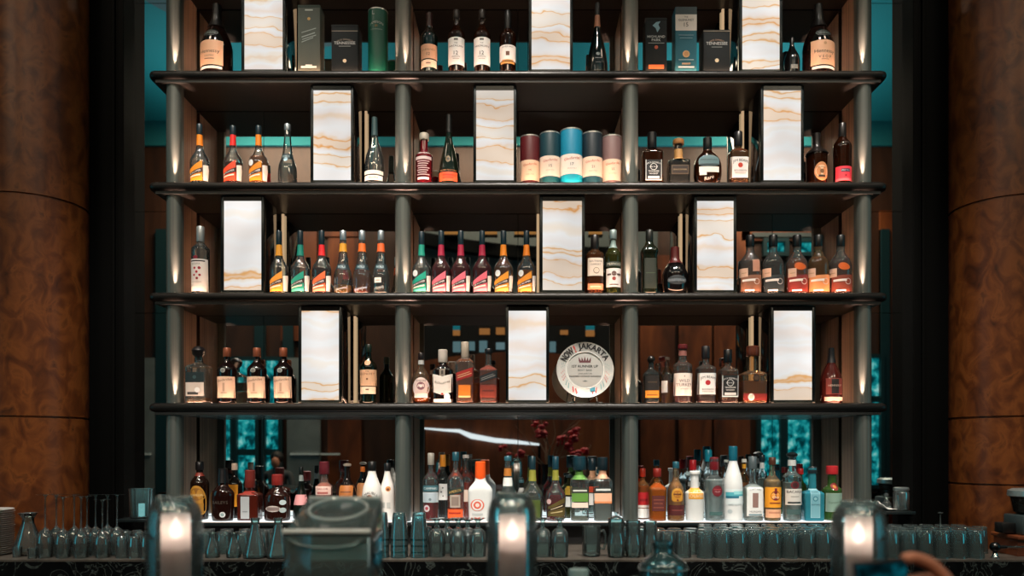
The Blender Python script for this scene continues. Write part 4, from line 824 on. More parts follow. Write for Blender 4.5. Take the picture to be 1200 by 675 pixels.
bottle(5, 651, 24, 535, 'kuyper', CLEAR, 'red liqueur bottle with olive and brown label on the lit ledge', ('#163a48', 550, 1.25), ('#a81020', 581), [((594, 583), (605, 605), 20, '#5a4a1c', [('B', -1, 1, .5, .72, '#241510'), ('B', -.7, .7, .58, .64, '#d9c9a8'), ('B', -.7, .7, .25, .32, '#c9b88a')], 1), (585, 591, 5, '#e0b0b0', [], -8, 'oval')], kind='liqueur_bottle', neck=('#8c8a34', 551, 563), Y=3.85, dr=.8)
bottle(5, 667, 14, 556, 'gin', RGLASS['olive'], 'pale bottle with yellow label half hidden behind the red liqueur', ('#2a3a3c', 560, 1.2), None, [(570, 580, 10, '#d9b03a', []), (582, 594, 10, '#e6e6e0', [])], kind='liqueur_bottle', Y=4.0)
bottle(5, 679, 22, 535, 'gin', CLEAR, 'square clear liqueur bottle with green band and green neck label', ('#12303a', 551, 1.6), ('#b9b9ac', 606), [(572, 578, 19, '#2a3026', [('B', -.85, .85, .35, .65, '#cfd2c9')]), (578, 588, 19, '#5a8a35', []), (589, 595, 19, '#e6d2c2', [])], kind='liqueur_bottle', neck=('#5a8f3a', 551, 562), sq=6, Y=3.86, dr=.8)
bottle(5, 694, 16, 537, 'gin', CLEAR, 'clear liqueur bottle with red-topped label behind the peach-banded one', ('#142a33', 551, 1.3), None, [(570, 577, 14, '#e8502a', []), (578, 592, 14, '#efe6de', [])], kind='liqueur_bottle', neck=('#e8b08a', 552, 562), sq=5, Y=4.0)
bottle(5, 706, 22, 536, 'gin', CLEAR, 'square clear liqueur bottle with peach band beside the bronze post, lit ledge', ('#0f1c22', 551, 1.35), ('#b0b5b0', 588), [(571, 577, 20, '#1c2422', [('B', -.85, .85, .3, .7, '#cfd4d0')]), (578, 590, 20, '#e8b392', [('B', -1, 1, 0, .2, '#d98a5a')])], kind='liqueur_bottle', neck=('#e0a888', 551, 561), sq=6, Y=3.85, dr=.8)
bottle(5, 753, 16, 549, 'tall', glass('#e8b070', .08), 'slim amber rum bottle with red and white label at the bronze post', ('#b5301c', 559, 1.15), ('#d9861c', 570), [(577, 592, 13, '#b51c22', [('B', -.7, .7, .3, .5, '#8a1018')]), (592, 595, 13, '#f0e4da', []), (596, 607, 13, '#f3f0ea', [])], kind='rum_bottle', Y=3.935)
bottle(5, 770, 21, 549, 'whisky', glass('#f0b05a', .1), 'amber tequila bottle with embossed lettering and maroon label', ('#7a2018', 559, 1.25), ('#e8901c', 566), [(570, 576, 19, None, [(T, 'CUERVO', 0, .5, .84, '#a8580f')]), (581, 599, 15, '#5a2420', [('B', -.8, .8, .7, .76, '#8a4a3a'), (T, 'ESPECIAL', 0, .5, .7, '#a8604a'), ('B', -.8, .8, .2, .26, '#8a4a3a')])], kind='tequila_bottle', sq=3.5, Y=3.855)
bottle(5, 792, 20, 541, 'flask', glass('#efd9b8', .06), 'tequila bottle with gold arched label and maroon band', ('#1f5260', 549, 1.15), ('#e3b878', 560), [(572, 588, 13, '#c48a2a', [('D', 0, .55, .7, '#a86a1c'), ('B', -.7, .7, .5, .6, '#6a3a12'), ('D', 0, .12, .16, '#7a2a1c')], 0, 'arch'), (592, 604, 18.5, '#4a1514', [('B', -.7, .7, .45, .55, '#7a3a34')])], kind='tequila_bottle', Y=3.85)
bottle(5, 812, 17, 539, 'whisky', CLEAR, 'clear bottle with red cap behind the frosted vodka', ('#c2222c', 551, 1.3), None, [(565, 570, 14, '#d9dbd8', [])], kind='vodka_bottle', Y=4.0)
bottle(5, 814, 22, 552, 'apothecary', RGLASS['frost'], 'frosted white vodka bottle with orange lettering', ('#e3e5e2', 556, 1.1), None, [(572, 585, 17, '#f0a83a', [(T, 'THREE', 0, .68, .9, '#f7e6c4'), (T, 'OLIVES', 0, .28, .9, '#f7e6c4')])], kind='vodka_bottle', Y=3.845)
bottle(5, 830, 18, 527, 'bordeaux' if False else 'whisky', CLEAR, 'tall clear vodka bottle with bright teal cap behind the red-shield vodka', ('#128aa0', 541, 1.3), None, [(575, 600, 14, '#dfe6e6', [])], kind='vodka_bottle', Y=4.0)
bottle(5, 837, 23, 536, 'cylinder', CLEAR, 'clear vodka bottle with dark red shield label', ('#6a141c', 551, .95), ('#e2eaea', 562), [(563, 569, 18, None, [(T, 'SMIRNOFF', 0, .5, .8, '#8f9a9a', .2)]), (569, 582, 12, '#6a1420', [('B', -.7, .7, .6, .7, '#a83a44'), (T, 'No.21', 0, .45, .5, '#d9a8a8')], 1, 'oval'), (600, 604, 15, '#3f6260', [])], kind='vodka_bottle', Y=3.85)
bottle(5, 851, 13, 539, 'malt', CLEAR, 'thin clear bottle between the red-shield and teal-capped vodkas', ('#dfe3e0', 542, 1.2), None, [(560, 590, 9, '#e6eaea', [])], kind='vodka_bottle', Y=4.02)
bottle(5, 859, 22, 523, 'milk', RGLASS['frost'], 'tall frosted vodka bottle with teal cap and painted blue seascape', ('#125a6c', 540, 1.35), None, [(573, 592, 20, '#d3dedf', [('B', -1, 1, .55, .8, '#4fa8b5'), ('B', -1, .4, .42, .56, '#1f6a80'), ('B', -.2, 1, .66, .86, '#8fd0d4')]), (589, 594, 16, None, [(T, 'GREY GOOSE', 0, .5, .95, '#6a7a80')]), (597, 602, 5, '#aeb9bc', [], -6, 'oval')], kind='vodka_bottle', Y=3.85)
bottle(5, 872, 14, 538, 'malt', glass('#e6c89a', .08), 'amber bottle with white cap and yellow neck behind the rum bottles', ('#e9e4d8', 542, 1.2), ('#e8964a', 566), [(570, 600, 10, '#f0b06a', [])], kind='rum_bottle', neck=('#f0a82a', 544, 549), Y=4.0)
bottle(5, 882, 22, 535, 'decanter', CLEAR, 'square-shouldered clear rum bottle with grey cap and plain white label', ('#4a5558', 550, 1.05), ('#e2e8e6', 568), [(571, 605, 19, '#dcdedb', [(T, 'CAPTAIN', 0, .93, .7, '#5a6a70', .15), ('B', -.35, .35, .3, .8, '#8a6a62'), (T, 'MORGAN', 0, .16, .7, '#6a7074'), ('B', -.8, .8, .02, .08, '#6d8a92')])], kind='rum_bottle', sq=4, Y=3.85)
bottle(5, 893, 15, 533, 'malt', CLEAR, 'clear bottle with black cap and white collar behind the yellow-labelled rum', ('#16262c', 541, 1.3), None, [(575, 600, 10, '#d9dedd', [])], kind='vodka_bottle', neck=('#dfe3e2', 542, 549), Y=4.0)
bottle(5, 905, 20, 536, 'whisky', glass('#e9dcc0', .06), 'white rum bottle with yellow label and round maroon emblem', ('#4a2a1c', 545, 1.1), ('#dcc9a8', 562), [(571, 595, 19, '#f2a027', [('D', .1, .58, .6, '#7a1f22'), (T, 'Havana', .1, .66, .4, '#f2c9a0'), (T, 'Club', .1, .52, .4, '#f7e6da'), ('B', -.05, .25, .8, .95, '#7a1f22'), ('B', -.6, .75, .2, .25, '#8a2a1c')]), (597, 607, 18, '#e8b08a', [('B', -.7, .7, .5, .7, '#c98a6a')])], kind='rum_bottle', Y=3.85)
bottle(5, 928, 22, 530, 'cylinder', CLEAR, 'clear rum bottle with black cap and white label below a dark red disc', ('#121a1c', 538, .75, 0, 'ball'), ('#e2eae8', 566), [(564, 573, 10, '#6a1a22', [('D', 0, .5, .6, '#3a1216')], 0, 'oval'), (573, 592, 19, '#dfdcd4', [(T, 'BACARDI', 0, .82, .9, INK), ('B', -.8, .8, .1, .2, '#2a3436'), ('B', -.5, .5, .5, .55, '#a8a49a')]), (597, 603, 17, '#44605f', [])], kind='rum_bottle', neck=('#c9cdca', 539, 546), Y=3.85)
bottle(5, 938, 14, 549, 'malt', RGLASS['green'], 'green bottle with red cap tucked behind the black-capped rum', ('#c22a2a', 556, 1.4), None, [(575, 600, 10, '#3a5a3c', [])], kind='gin_bottle', Y=4.0)
bottle(5, 952, 23, 547, 'decanter', RGLASS['blue'], 'square sky-blue gin bottle with pale etched label', ('#1c2a30', 555, 1.0), ('#22bede', 566), [(573, 607, 11, '#9fd0da', [('B', -.9, .9, .02, .98, '#79b4c2'), ('D', 0, .66, .55, '#2f7f92'), ('D', 0, .66, .35, '#8fc4ce'), (T, 'BOMBAY', 0, .9, .8, '#2a6272'), (T, 'SAPPHIRE', 0, .46, .86, '#2a6272')])], kind='gin_bottle', sq=9, dr=.8, Y=3.85)
bottle(5, 975, 22, 546, 'apothecary', RGLASS['green'], 'green gin bottle with red cap and pale label at the end of the lit ledge', ('#c02a30', 556, 1.25), ('#3c6a1c', 572), [(566, 575, 8, '#8a2024', [('D', 0, .5, .5, '#c9863a')], 0, 'oval'), (578, 600, 19, '#9fb8aa', [('B', -.9, .9, .03, .97, '#8aa99a'), (T, 'Tanqueray', 0, .5, .8, '#4a6a5a', 0, .1)])], kind='gin_bottle', Y=3.88)

# ------------------------------------------------------------------ back counter
CZ = Z(656, 3.30)
marble = ramp_mat('dark_marble', [(.40, '#07090a'), (.515, '#0d1011'), (.535, '#434b49'), (.55, '#101314'), (.66, '#0a0c0d'), (.68, '#3a403e'), (.70, '#090b0c')], (1, 1, 1), 7, 9, 2.2, rough=.25)
topm = ramp_mat('counter_top', [(.3, '#3a3733'), (.6, '#57514a'), (.8, '#413d38')], (1, 1, 1), 9, 6, .5, rough=.35)
ct = thing('back_counter', 'dark veined marble counter under the bottle shelves', 'counter', (0, 0, 0))
xl, xr = -2.75, 2.85
out = [(xl, 3.30), (xr, 3.30), (xr, 3.65), (2.20, 3.65), (2.20, 3.872), (-2.13, 3.872), (-2.13, 3.65), (xl, 3.65)]
def slab_poly(pts, z0, z1):
    n = len(pts); vs = [(p[0], p[1], z0) for p in pts]+[(p[0], p[1], z1) for p in pts]
    return MB().add(vs, [tuple(range(n-1, -1, -1)), tuple(range(n, 2*n))]+[(i, (i+1) % n, n+(i+1) % n, n+i) for i in range(n)], 0, False)
slab_poly(out, CZ-.008, CZ).build('worktop', topm, ct, sharp=0)
mb = slab_poly(out, CZ-.14, CZ-.0082); mb.build('marble_edge', marble, ct, sharp=0)
MB().box(xl, xr, 3.38, 3.64, .08, CZ-.1405).build('cabinet_front', black, ct, sharp=0)

CT = CZ; CZ = CZ+.0008
def ope(prof_out, prof_in, seg=24, ribs=0, amp=0):
    """open glass: outer wall then inner wall as one skin"""
    return MB().lathe(prof_out+prof_in[::-1], seg, cap0=False, cap1=False, ribs=ribs, ribamp=amp)
GL = glass('#d3e6e6', .05, 1.2); GLT = glass('#b9dfe2', .08, 1.4); GLW = glass('#e0ecec', .05, 1.6)
def cy(x, base_y): # Y on the counter for a base pixel row
    return (ZC-CZ)*F/(base_y-HY)
# stack of plates
Yq = 3.46
first = None
for i in range(22):
    z = CZ+i*.0092
    lab = ['lowest white plate of the tall stack on the counter end', 'topmost white plate of the tall stack on the counter end'][0 if i == 0 else 1] if i in (0, 21) else 'white china plate inside the tall stack on the counter end'
    xx = X(-22, Yq)+random.uniform(-.002, .002)
    if first is None:
        r = .128
        first = MB().lathe([(0, .07), (.002, .075), (.006, r*.95), (.0085, r), (.0092, r), (.0085, r*.97), (.004, .078), (.003, .001)], 48, cap1=False).build('dinner_plate', pm('#cfd3d1', .25), loc=(xx, Yq, z), sharp=30)
        tag(first, lab, 'plate', 'plates stacked on the counter')
    else:
        c = first.copy(); COL.objects.link(c); c.location = (xx, Yq, z); c['label'] = lab
# carafe
Y0 = cy(650, 650) if False else 3.46
def hgt(y, Y): return Z(y, Y)-CZ
H = hgt(601, Y0)
t = tag(ope([(0, .001), (0, .055), (.004, .06), (H*.2, .058), (H*.55, .038), (H*.75, .025), (H*.86, .023), (H*.96, .034), (H, .042)], [(.006, .001), (.008, .055), (H*.2, .055), (H*.55, .035), (H*.75, .0225), (H*.86, .0205), (H*.96, .032), (H, .040)], 28).build('glass_carafe', GLW, loc=(X(33, Y0), Y0, CZ), sharp=60), 'clear glass carafe with flared lip beside the plate stack', 'carafe')
# short shot glasses at the carafe foot
g0 = None
for x, yy in [(20, 3.38), (38, 3.335)]:
    if g0 is None:
        g0 = tag(ope([(0, .001), (0, .017), (.045, .021)], [(.008, .001), (.008, .015), (.045, .0195)], 16).build('shot_glass', GLW, loc=(X(x, yy), yy, CZ), sharp=50), 'small shot glass between the plate stack and the carafe', 'glass', 'shot glasses by the carafe')
    else:
        c = g0.copy(); COL.objects.link(c); c.location = (X(x, yy), yy, CZ); c['label'] = 'small shot glass between the carafe and the wine glasses'
# wine glasses upside down
def wine(x, Y, top, label):
    H = Z(top, Y)-CZ; hb = H*.47
    t = thing('wine_glass', label, 'glass', (X(x, Y), Y, CZ), 'upside-down wine glasses on the counter')
    o_ = [(0, .028), (hb*.2, .032), (hb*.45, .0345), (hb*.7, .031), (hb*.88, .022), (hb*.97, .009), (hb, .005)]
    i_ = [(0, .0268), (hb*.2, .0308), (hb*.45, .0333), (hb*.7, .0296), (hb*.88, .020), (hb*.94, .006), (hb*.95, .001)]
    ope(o_, i_, 24).build('bowl', GLW, t, sharp=60)
    MB().lathe([(hb, .005), (hb+.01, .0036), (H*.7, .003), (H-.012, .0038), (H-.006, .009)], 12).build('stem', GLW, t)
    MB().lathe([(H-.006, .008), (H-.004, .02), (H-.0015, .034), (H, .035), (H, .001)], 28, cap1=False).build('foot', GLW, t)
wl = ['first upside-down wine glass after the carafe', 'upside-down wine glass second from the carafe, before the burl column', 'upside-down wine glass third from the carafe, a little lower than its neighbours', 'upside-down wine glass fourth from the carafe',
      'upside-down wine glass fifth from the carafe', 'upside-down wine glass sixth from the carafe, at the column edge', 'upside-down wine glass in the rear before the black pilaster', 'shorter upside-down wine glass before the black pilaster', 'upside-down wine glass before the pilaster, next to the shorter one', 'last upside-down wine glass before the mirror edge']
for (x, Y, tp), l in zip([(53, 3.36, 579), (66, 3.44, 579), (74, 3.36, 582), (87, 3.44, 579), (95, 3.36, 581), (102, 3.52, 581), (112, 3.44, 579), (120, 3.36, 585), (126, 3.52, 579), (137, 3.44, 579)], wl): wine(x, Y, tp, l)
# generic open tumblers
def tumbler_mesh(name, H, rt, rb, up=False, ribs=0, amp=0, thick=.003, mat=None, seg=28):
    """upside down: rim on the counter"""
    o_ = [(0, rt), (H*.5, (rt+rb)/2), (H*.93, rb), (H*.985, rb*.96), (H, rb*.88), (H, .001)]
    i_ = [(0, rt-thick), (H*.5, (rt+rb)/2-thick), (H*.84, rb-thick), (H*.9, rb*.75), (H*.9, .001)]
    mb = MB().lathe(o_, seg, cap0=False, cap1=False, ribs=ribs, ribamp=amp); mb2 = MB().lathe(i_, seg, cap0=False, cap1=False)
    n = len(o_)*seg
    mb.add(mb2.v, mb2.f)
    for k_ in range(seg): mb.f.append([k_, (k_+1) % seg, n+(k_+1) % seg, n+k_]); mb.m.append(0); mb.sm.append(True)
    if up: mb.v = [(v[0], v[1], H-v[2]) for v in mb.v]
    return mb
def fleet(name, mb, mat, spots, labels, cat, group):
    src = None
    for i, (x, y) in enumerate(spots):
        l = labels if isinstance(labels, str) else labels[min(i, len(labels)-1)]
        if src is None:
            src = mb.build(name, mat, loc=(x, y, CZ), sharp=55); tag(src, l, cat, group)
        else:
            c = src.copy(); COL.objects.link(c); c.location = (x, y, CZ); c['label'] = l; c.rotation_euler = (0, 0, random.uniform(0, 1))
# cluster of small upside-down glasses left of the first candle
sp = []
for Y_, x0 in [(3.36, 143), (3.60, 148), (3.54, 150)]:
    for k_ in range(5 if Y_ < 3.5 else 4): sp.append((X(x0+k_*14.5-(0 if Y_ < 3.5 else 2), Y_), Y_))
fleet('rocks_glass', tumbler_mesh('', .095, .026, .021, ribs=10, amp=.03, seg=40), GLW, sp, 'small fluted glass upside down between the wine glasses and the first candle', 'glass', 'small fluted glasses by the wine glasses')
# fluted tealight glass standing at the mirror edge on a small shelf
Yt = 3.75
for i, (sx0, sx1, l) in enumerate([(145, 183, 'small dark side ledge carrying the fluted tealight glass'), (1030, 1064, 'small dark side ledge carrying the napkin, stopper and jar')]):
    t = thing('side_ledge', l, 'shelf', (X((sx0+sx1)/2, Yt), Yt, CZ), 'side ledges by the pilasters'); w = (X(sx1, Yt)-X(sx0, Yt))/2; hz = Z(607 if i == 0 else 598, Yt)-CZ
    MB().box(-w, w, -.075, .075, hz-.014, hz, bev=.002).build('shelf_board', pm('#141a1b', .3), t)
    for q in (-1, 1): MB().box(q*w*.8-.006, q*w*.8+.006, -.06, .06, 0, hz-.0142).build('leg', black, t, sharp=0)
zl = Z(607, Yt); H = Z(573, Yt-.04)-zl
t = thing('tealight_glass', 'fluted clear glass with a lit tealight beside the black pilaster', 'candle holder', (X(166, Yt), Yt, zl))
ope([(0, .001), (0, .045), (.004, .05), (H*.9, .054), (H, .056)], [(.01, .001), (.01, .043), (H*.9, .050), (H, .0535)], 48, 12, .05).build('fluted_glass', GLT, t, sharp=60)
MB().lathe([(.0101, .014), (.07, .014), (.07, .001)], 20, cap1=False).build('tealight', em('#e8f4ee', 1.0), t)
# mini carafes, flasks
def pour(x, Y, top, r, prof, name, label, cat, group):
    H = Z(top, Y)-CZ
    o_ = [(z*H, q*r) for z, q in prof]; i_ = [(max(.006, z*H), max(.001, q*r-.0022)) for z, q in prof]
    return tag(ope([(0, .001)]+o_, [(.006, .001)]+i_, 26).build(name, GL, loc=(X(x, Y), Y, CZ), sharp=60), label, cat, group)
mini = [(0, .95), (.03, 1), (.25, 1), (.5, .75), (.68, .5), (.82, .46), (.94, .48), (.97, .58), (1, .58)]
pour(249, 3.37, 624, .032, mini, 'mini_carafe', 'small glass carafe with rolled rim right beside the first candle', 'carafe', 'small carafes on the counter')
pour(274, 3.37, 624, .032, mini, 'mini_carafe', 'small glass carafe with rolled rim next to the tall conical decanter', 'carafe', 'small carafes on the counter')
cone = [(0, .95), (.02, 1), (.1, .98), (.5, .62), (.75, .38), (.86, .32), (.93, .36), (1, .38)]
pour(299, 3.36, 607, .052, cone, 'conical_decanter', 'tall conical glass decanter below the square brown liqueur bottle', 'decanter', 'conical decanters on the counter')
pour(326, 3.36, 607, .050, cone, 'conical_decanter', 'tall conical glass decanter half hidden by the acrylic box', 'decanter', 'conical decanters on the counter')
sp = [(X(x, Y), Y) for Y, xs_ in [(3.50, (240, 262, 284, 306)), (3.60, (244, 266, 288, 312))] for x in xs_]
fleet('rocks_glass', tumbler_mesh('', .10, .036, .030), GL, sp, 'plain low tumbler upside down behind the small carafes', 'glass', 'low tumblers behind the carafes')
# nested tumbler stacks
n0 = None
for j, (x, l) in enumerate([(446, 'stack nearest the acrylic box'), (468, 'stack below the bronze post'), (491, 'stack beside the stemmed beer glasses')]):
    for i, ord_ in enumerate(['lowest', 'second lowest', 'second highest', 'topmost']):
        Yn = 3.38; H = .115; lab = ord_+' clear tumbler nested in the '+l
        if n0 is None:
            n0 = tag(tumbler_mesh('', H, .039, .029, thick=.0012).build('nested_tumbler', GLT, loc=(X(x, Yn), Yn, CZ+i*.027), sharp=50), lab, 'glass', 'stacked tumblers')
        else:
            c = n0.copy(); COL.objects.link(c); c.location = (X(x, Yn), Yn, CZ+i*.027); c['label'] = lab
# stemmed beer glasses upside down
def beer(x, Y, top, label):
    H = Z(top, Y)-CZ; hb = H*.74
    t = thing('beer_glass', label, 'glass', (X(x, Y), Y, CZ), 'upside-down beer glasses')
    ope([(0, .036), (hb*.5, .039), (hb*.85, .034), (hb*.96, .022), (hb, .012)], [(0, .0345), (hb*.5, .0372), (hb*.85, .0318), (hb*.93, .018), (hb*.94, .001)], 24).build('bowl', GL, t, sharp=60)
    MB().lathe([(hb, .012), (hb+(H-hb)*.3, .008), (H-.012, .011), (H-.006, .022), (H-.001, .034), (H, .034), (H, .001)], 24, cap1=False).build('foot', GL, t)
for x, Y, tp, l in [(512, 3.40, 607, 'upside-down beer glass below the red aperitif bottle'), (537, 3.40, 607, 'upside-down beer glass below the orange aperitif bottle'), (560, 3.40, 607, 'upside-down beer glass before the middle candle, below the white liqueur bottle'),
              (524, 3.52, 608, 'rear upside-down beer glass seen between the two aperitif ones'), (548, 3.52, 608, 'rear upside-down beer glass between the orange aperitif and the middle candle'),
              (636, 3.40, 607, 'upside-down beer glass right after the middle candle'), (656, 3.38, 606, 'upside-down beer glass beside the dark gap and the beer mug')]: beer(x, Y, tp, l)
# beer mug
Ym = 3.42; H = Z(616, Ym)-CZ
t = thing('beer_mug', 'thick glass beer mug with side handle on the counter', 'mug', (X(693, Ym), Ym, CZ))
tumbler_mesh('', H, .042, .040, up=True, ribs=12, amp=.015, thick=.005, seg=48).build('mug_body', GL, t, sharp=50)
MB().tube([(.042, 0, H*.82), (.054, 0, H*.84), (.062, 0, H*.7), (.062, 0, H*.4), (.054, 0, H*.22), (.041, 0, H*.25)], .006, 10).build('handle', GL, t)
# curvy pitchers, one with a stopper
hur = [(0, .8), (.03, .86), (.2, .98), (.38, 1), (.6, .78), (.75, .82), (.9, .92), (1, .86)]
Yh = 3.38
def hurr(x, top, r, label, stop):
    H = Z(top, Yh)-CZ; t = thing('hurricane_glass', label, 'glass', (X(x, Yh), Yh, CZ), 'curvy glasses beside the mug')
    o_ = [(z*H*(.86 if stop else 1), q*r) for z, q in hur]; i_ = [(max(.006, z), q-.0025) for z, q in o_]
    ope([(0, .001)]+o_, [(.006, .001)]+i_, 24).build('bowl', GL, t, sharp=60)
    if stop:
        hb = H*.86; MB().lathe([(hb-.004, r*.7), (hb+.004, r*.6), (hb+.012, .006), (hb+.020, .006), (hb+.028, .011), (H, .006), (H+.001, .001)], 20).build('stopper', GLW, t)
hurr(722, 600, .040, 'curvy stoppered glass beside the beer mug', True); hurr(742, 610, .036, 'curvy glass in the middle between the stoppered glass and the tumblers', False); hurr(762, 611, .034, 'curvy glass next to the small bar bottle', False)
# tumblers and packed highballs to the end of the counter
fleet('rocks_glass', tumbler_mesh('', .115, .036, .031), GL, [(X(x, 3.38), 3.38) for x in (782, 800.5)]+[(X(x, 3.48), 3.48) for x in (771, 790, 809)], 'smooth tumbler upside down between the curvy glasses and the ribbed ones', 'glass', 'smooth tumblers')
hb = tumbler_mesh('', .122, .034, .030, ribs=18, amp=.035, seg=90)
sp = []; 
for Y_ in (3.36, 3.436, 3.512):
    x = X(826 if Y_ < 3.4 else 832 if Y_ < 3.5 else 826, Y_)
    while x < X(1164, Y_)-.033: sp.append((x+random.uniform(-.002, .002), Y_+random.uniform(-.003, .003))); x += .0735
front = [s for s in sp if s[1] < 3.4]; mid = [s for s in sp if 3.4 < s[1] < 3.48]; rear = [s for s in sp if s[1] > 3.48]
extra = []
x = X(826, 3.59)
while x < 2.1: extra.append((x, 3.59)); x += .0735
for s_, l in [(front, 'ribbed highball glass upside down in the front row of the packed glasses'), (mid, 'ribbed highball glass upside down in the second row of the packed glasses'), (rear, 'ribbed highball glass upside down in the third row of the packed glasses'), (extra, 'ribbed highball glass upside down in the rearmost row of the packed glasses')]:
    fleet('highball_glass', hb, GL, s_, l, 'glass', 'ribbed highball glasses, '+l.split(' in the ')[1].split(' of')[0])
fleet('pint_glass', tumbler_mesh('', .12, .035, .030), GL, [(X(x, 3.50), 3.50) for x in (728, 749)]+[(X(x, 3.52), 3.52) for x in (498,)], ['tall plain glass upside down behind the stoppered curvy glass', 'tall plain glass upside down behind the middle curvy glass', 'tall plain glass upside down behind the last stack of tumblers'], 'glass', 'plain tall glasses at the rear')
# things on the right side ledge
zr = Z(598, Yt)
mb = MB(); nx = 12; vs = []; fs = []
for j in range(7):
    for i in range(nx+1):
        u = i/nx; vs.append((-.05+.085*u, -.05+.1*j/6, .004+.030*(1-u)**2*(1+.3*math.sin(j*1.3))+.004*math.sin(9*u+j)))
for j in range(6):
    for i in range(nx): a = j*(nx+1)+i; fs.append((a, a+1, a+nx+2, a+nx+1))
mb.add(vs, fs); o = mb.build('napkin', pm('#d9d8d2', .9), loc=(X(1037, Yt), Yt, zr)); sd = o.modifiers.new('thick', 'SOLIDIFY'); sd.thickness = .003
tag(o, 'crumpled white cloth napkin on the side ledge by the black pilaster', 'napkin')
t = thing('crystal_decanter', 'small crystal decanter with ball stopper on the side ledge', 'decanter', (X(1044, Yt), Yt+.045, zr))
MB().lathe([(0, .02), (.004, .024), (.03, .024), (.042, .012), (.052, .009), (.058, .013)], 8).build('decanter_body', GLW, t)
MB().sphere((0, 0, .070), .012, mi=0, seg=12, rings=8).build('stopper', GLW, t)
t = thing('glass_jar', 'clear glass jar with steel lid against the black pilaster', 'jar', (X(1056, Yt), Yt, zr))
ope([(0, .001), (0, .034), (.004, .037), (.085, .037), (.095, .031)], [(.005, .001), (.005, .034), (.085, .034), (.095, .029)], 24).build('jar_body', GLW, t, sharp=60)
MB().lathe([(.095, .034), (.1, .036), (.108, .036), (.112, .030), (.113, .001)], 24).build('lid', pm('#8f9a9c', .3, .7), t)
# coffee grinder at the end of the counter, on a wooden stand
Yg = 3.40
t = thing('wooden_riser', 'brown wooden riser under the coffee grinder', 'stand', (X(1243, Yg), Yg+.08, CZ))
hz = Z(628, Yg)-CZ
MB().box(-.20, .20, -.1, .1, hz-.016, hz, bev=.003).build('top_board', wood2, t)
MB().box(-.19, .19, -.08, .09, 0, hz-.0162).build('riser_box', wood2, t, sharp=0)
zg = CZ+hz
t = thing('coffee_grinder', 'grey and black coffee grinder with steel lid at the counter end', 'grinder', (X(1227, Yg), Yg+.08, zg))
k_ = Yg/F
MB().box(-.10, .12, -.07, .07, 0, .088, bev=.008).build('motor_body', pm('#4f5f62', .35, .5), t)
MB().lathe([(.0885, .07), (.10, .085), (.165, .098), (.168, .09)], 28, cap0=False, cap1=False).build('bean_hopper', glass('#5a5550', .25), t)
MB().lathe([(.089, .06), (.13, .085), (.131, .001)], 24).build('coffee_beans', pm('#1c110b', .7), t)
MB().lathe([(.168, .104), (.172, .108), (.195, .106), (.203, .09), (.204, .001)], 32).build('lid', pm('#9fb0b2', .3, .6), t)
MB().lathe([(.204, .008), (.214, .011), (.218, .006)], 12, c=(.02, 0, 0)).build('lid_knob', pm('#c9d0d0', .25, .8), t)
MB().box(-.165, -.103, -.03, .03, .006, .052, bev=.004).box(-.11, -.1005, -.02, .02, .02, .04).build('dosing_chamber', pm('#0b0d0e', .4), t)
# steel lever with black ball
Yv = 3.345
t = thing('tap_lever', 'steel lever with black ball grip on a chrome foot near the grinder', 'lever', (X(1166, Yv), Yv, CZ))
hb_ = Z(641, Yv)-CZ
MB().lathe([(0, .018), (.004, .018), (.008, .013), (.016, .010), (.022, .008)], 20).build('chrome_foot', pm('#cfd6d6', .12, 1), t)
MB().lathe([(.022, .009), (hb_-.015, .009)], 16).build('pillar', pm('#0e1011', .3), t)
MB().sphere((0, 0, hb_), .022).build('ball_grip', pm('#0a0b0c', .25), t)
MB().tube([(.018, 0, hb_), (.05, 0, hb_), (.052, 0, hb_)], [.008, .007, .005], 10).tube([(.051, 0, hb_), (.18, 0, hb_)], .0045, 10, 1).build('lever_rod', [pm('#0e1011', .3), pm('#b9c2c2', .15, 1)], t)
# slim glass swizzle beside the pilaster
Ys = 3.643
MB_ = MB().tube([(0, 0, 0), (0, 0, .165)], .0035, 8).lathe([(.165, .004), (.170, .012), (.174, .012), (.176, .001)], 16)
MB_.lathe([(0, .02), (.003, .02), (.004, .003)], 16)
tag(MB_.build('swizzle_stick', pm('#6a7678', .2, .7), loc=(X(1102, Ys), Ys, CZ)), 'thin steel stirrer standing behind the packed glasses before the pilaster', 'stirrer')

# ------------------------------------------------------------------ front bar with candles
BZ = 1.04
bar = thing('front_bar', 'dark polished bar counter in the foreground carrying the candles', 'bar counter', (0, 0, 0))
MB().box(-2.9, 2.9, .62, 2.02, BZ-.05, BZ, bev=.006).build('bar_top', pm('#0c0f10', .2), bar)
MB().box(-2.85, 2.85, .9, 1.9, .0, BZ-.0505).build('bar_body', wood3, bar, sharp=0)
BZ = BZ+.0008
HG = glass('#e8f4f5', .04, .9, .05)
wax_u = bpy.data.materials.new('candle_wax'); wax_u.use_nodes = True
nt = wax_u.node_tree; nt.nodes.clear(); out = nt.nodes.new('ShaderNodeOutputMaterial')
d_ = N(nt, 'BsdfDiffuse', Color=rgb('#ece8e6')); tr = N(nt, 'BsdfTranslucent', Color=rgb('#f3dcd4')); mx = N(nt, 'MixShader'); mx.inputs[0].default_value = .62
nt.links.new(d_.outputs[0], mx.inputs[1]); nt.links.new(tr.outputs[0], mx.inputs[2]); tp = N(nt, 'BsdfTransparent'); m3 = N(nt, 'MixShader'); m3.inputs[0].default_value = .11
nt.links.new(mx.outputs[0], m3.inputs[1]); nt.links.new(tp.outputs[0], m3.inputs[2]); nt.links.new(m3.outputs[0], out.inputs[0])
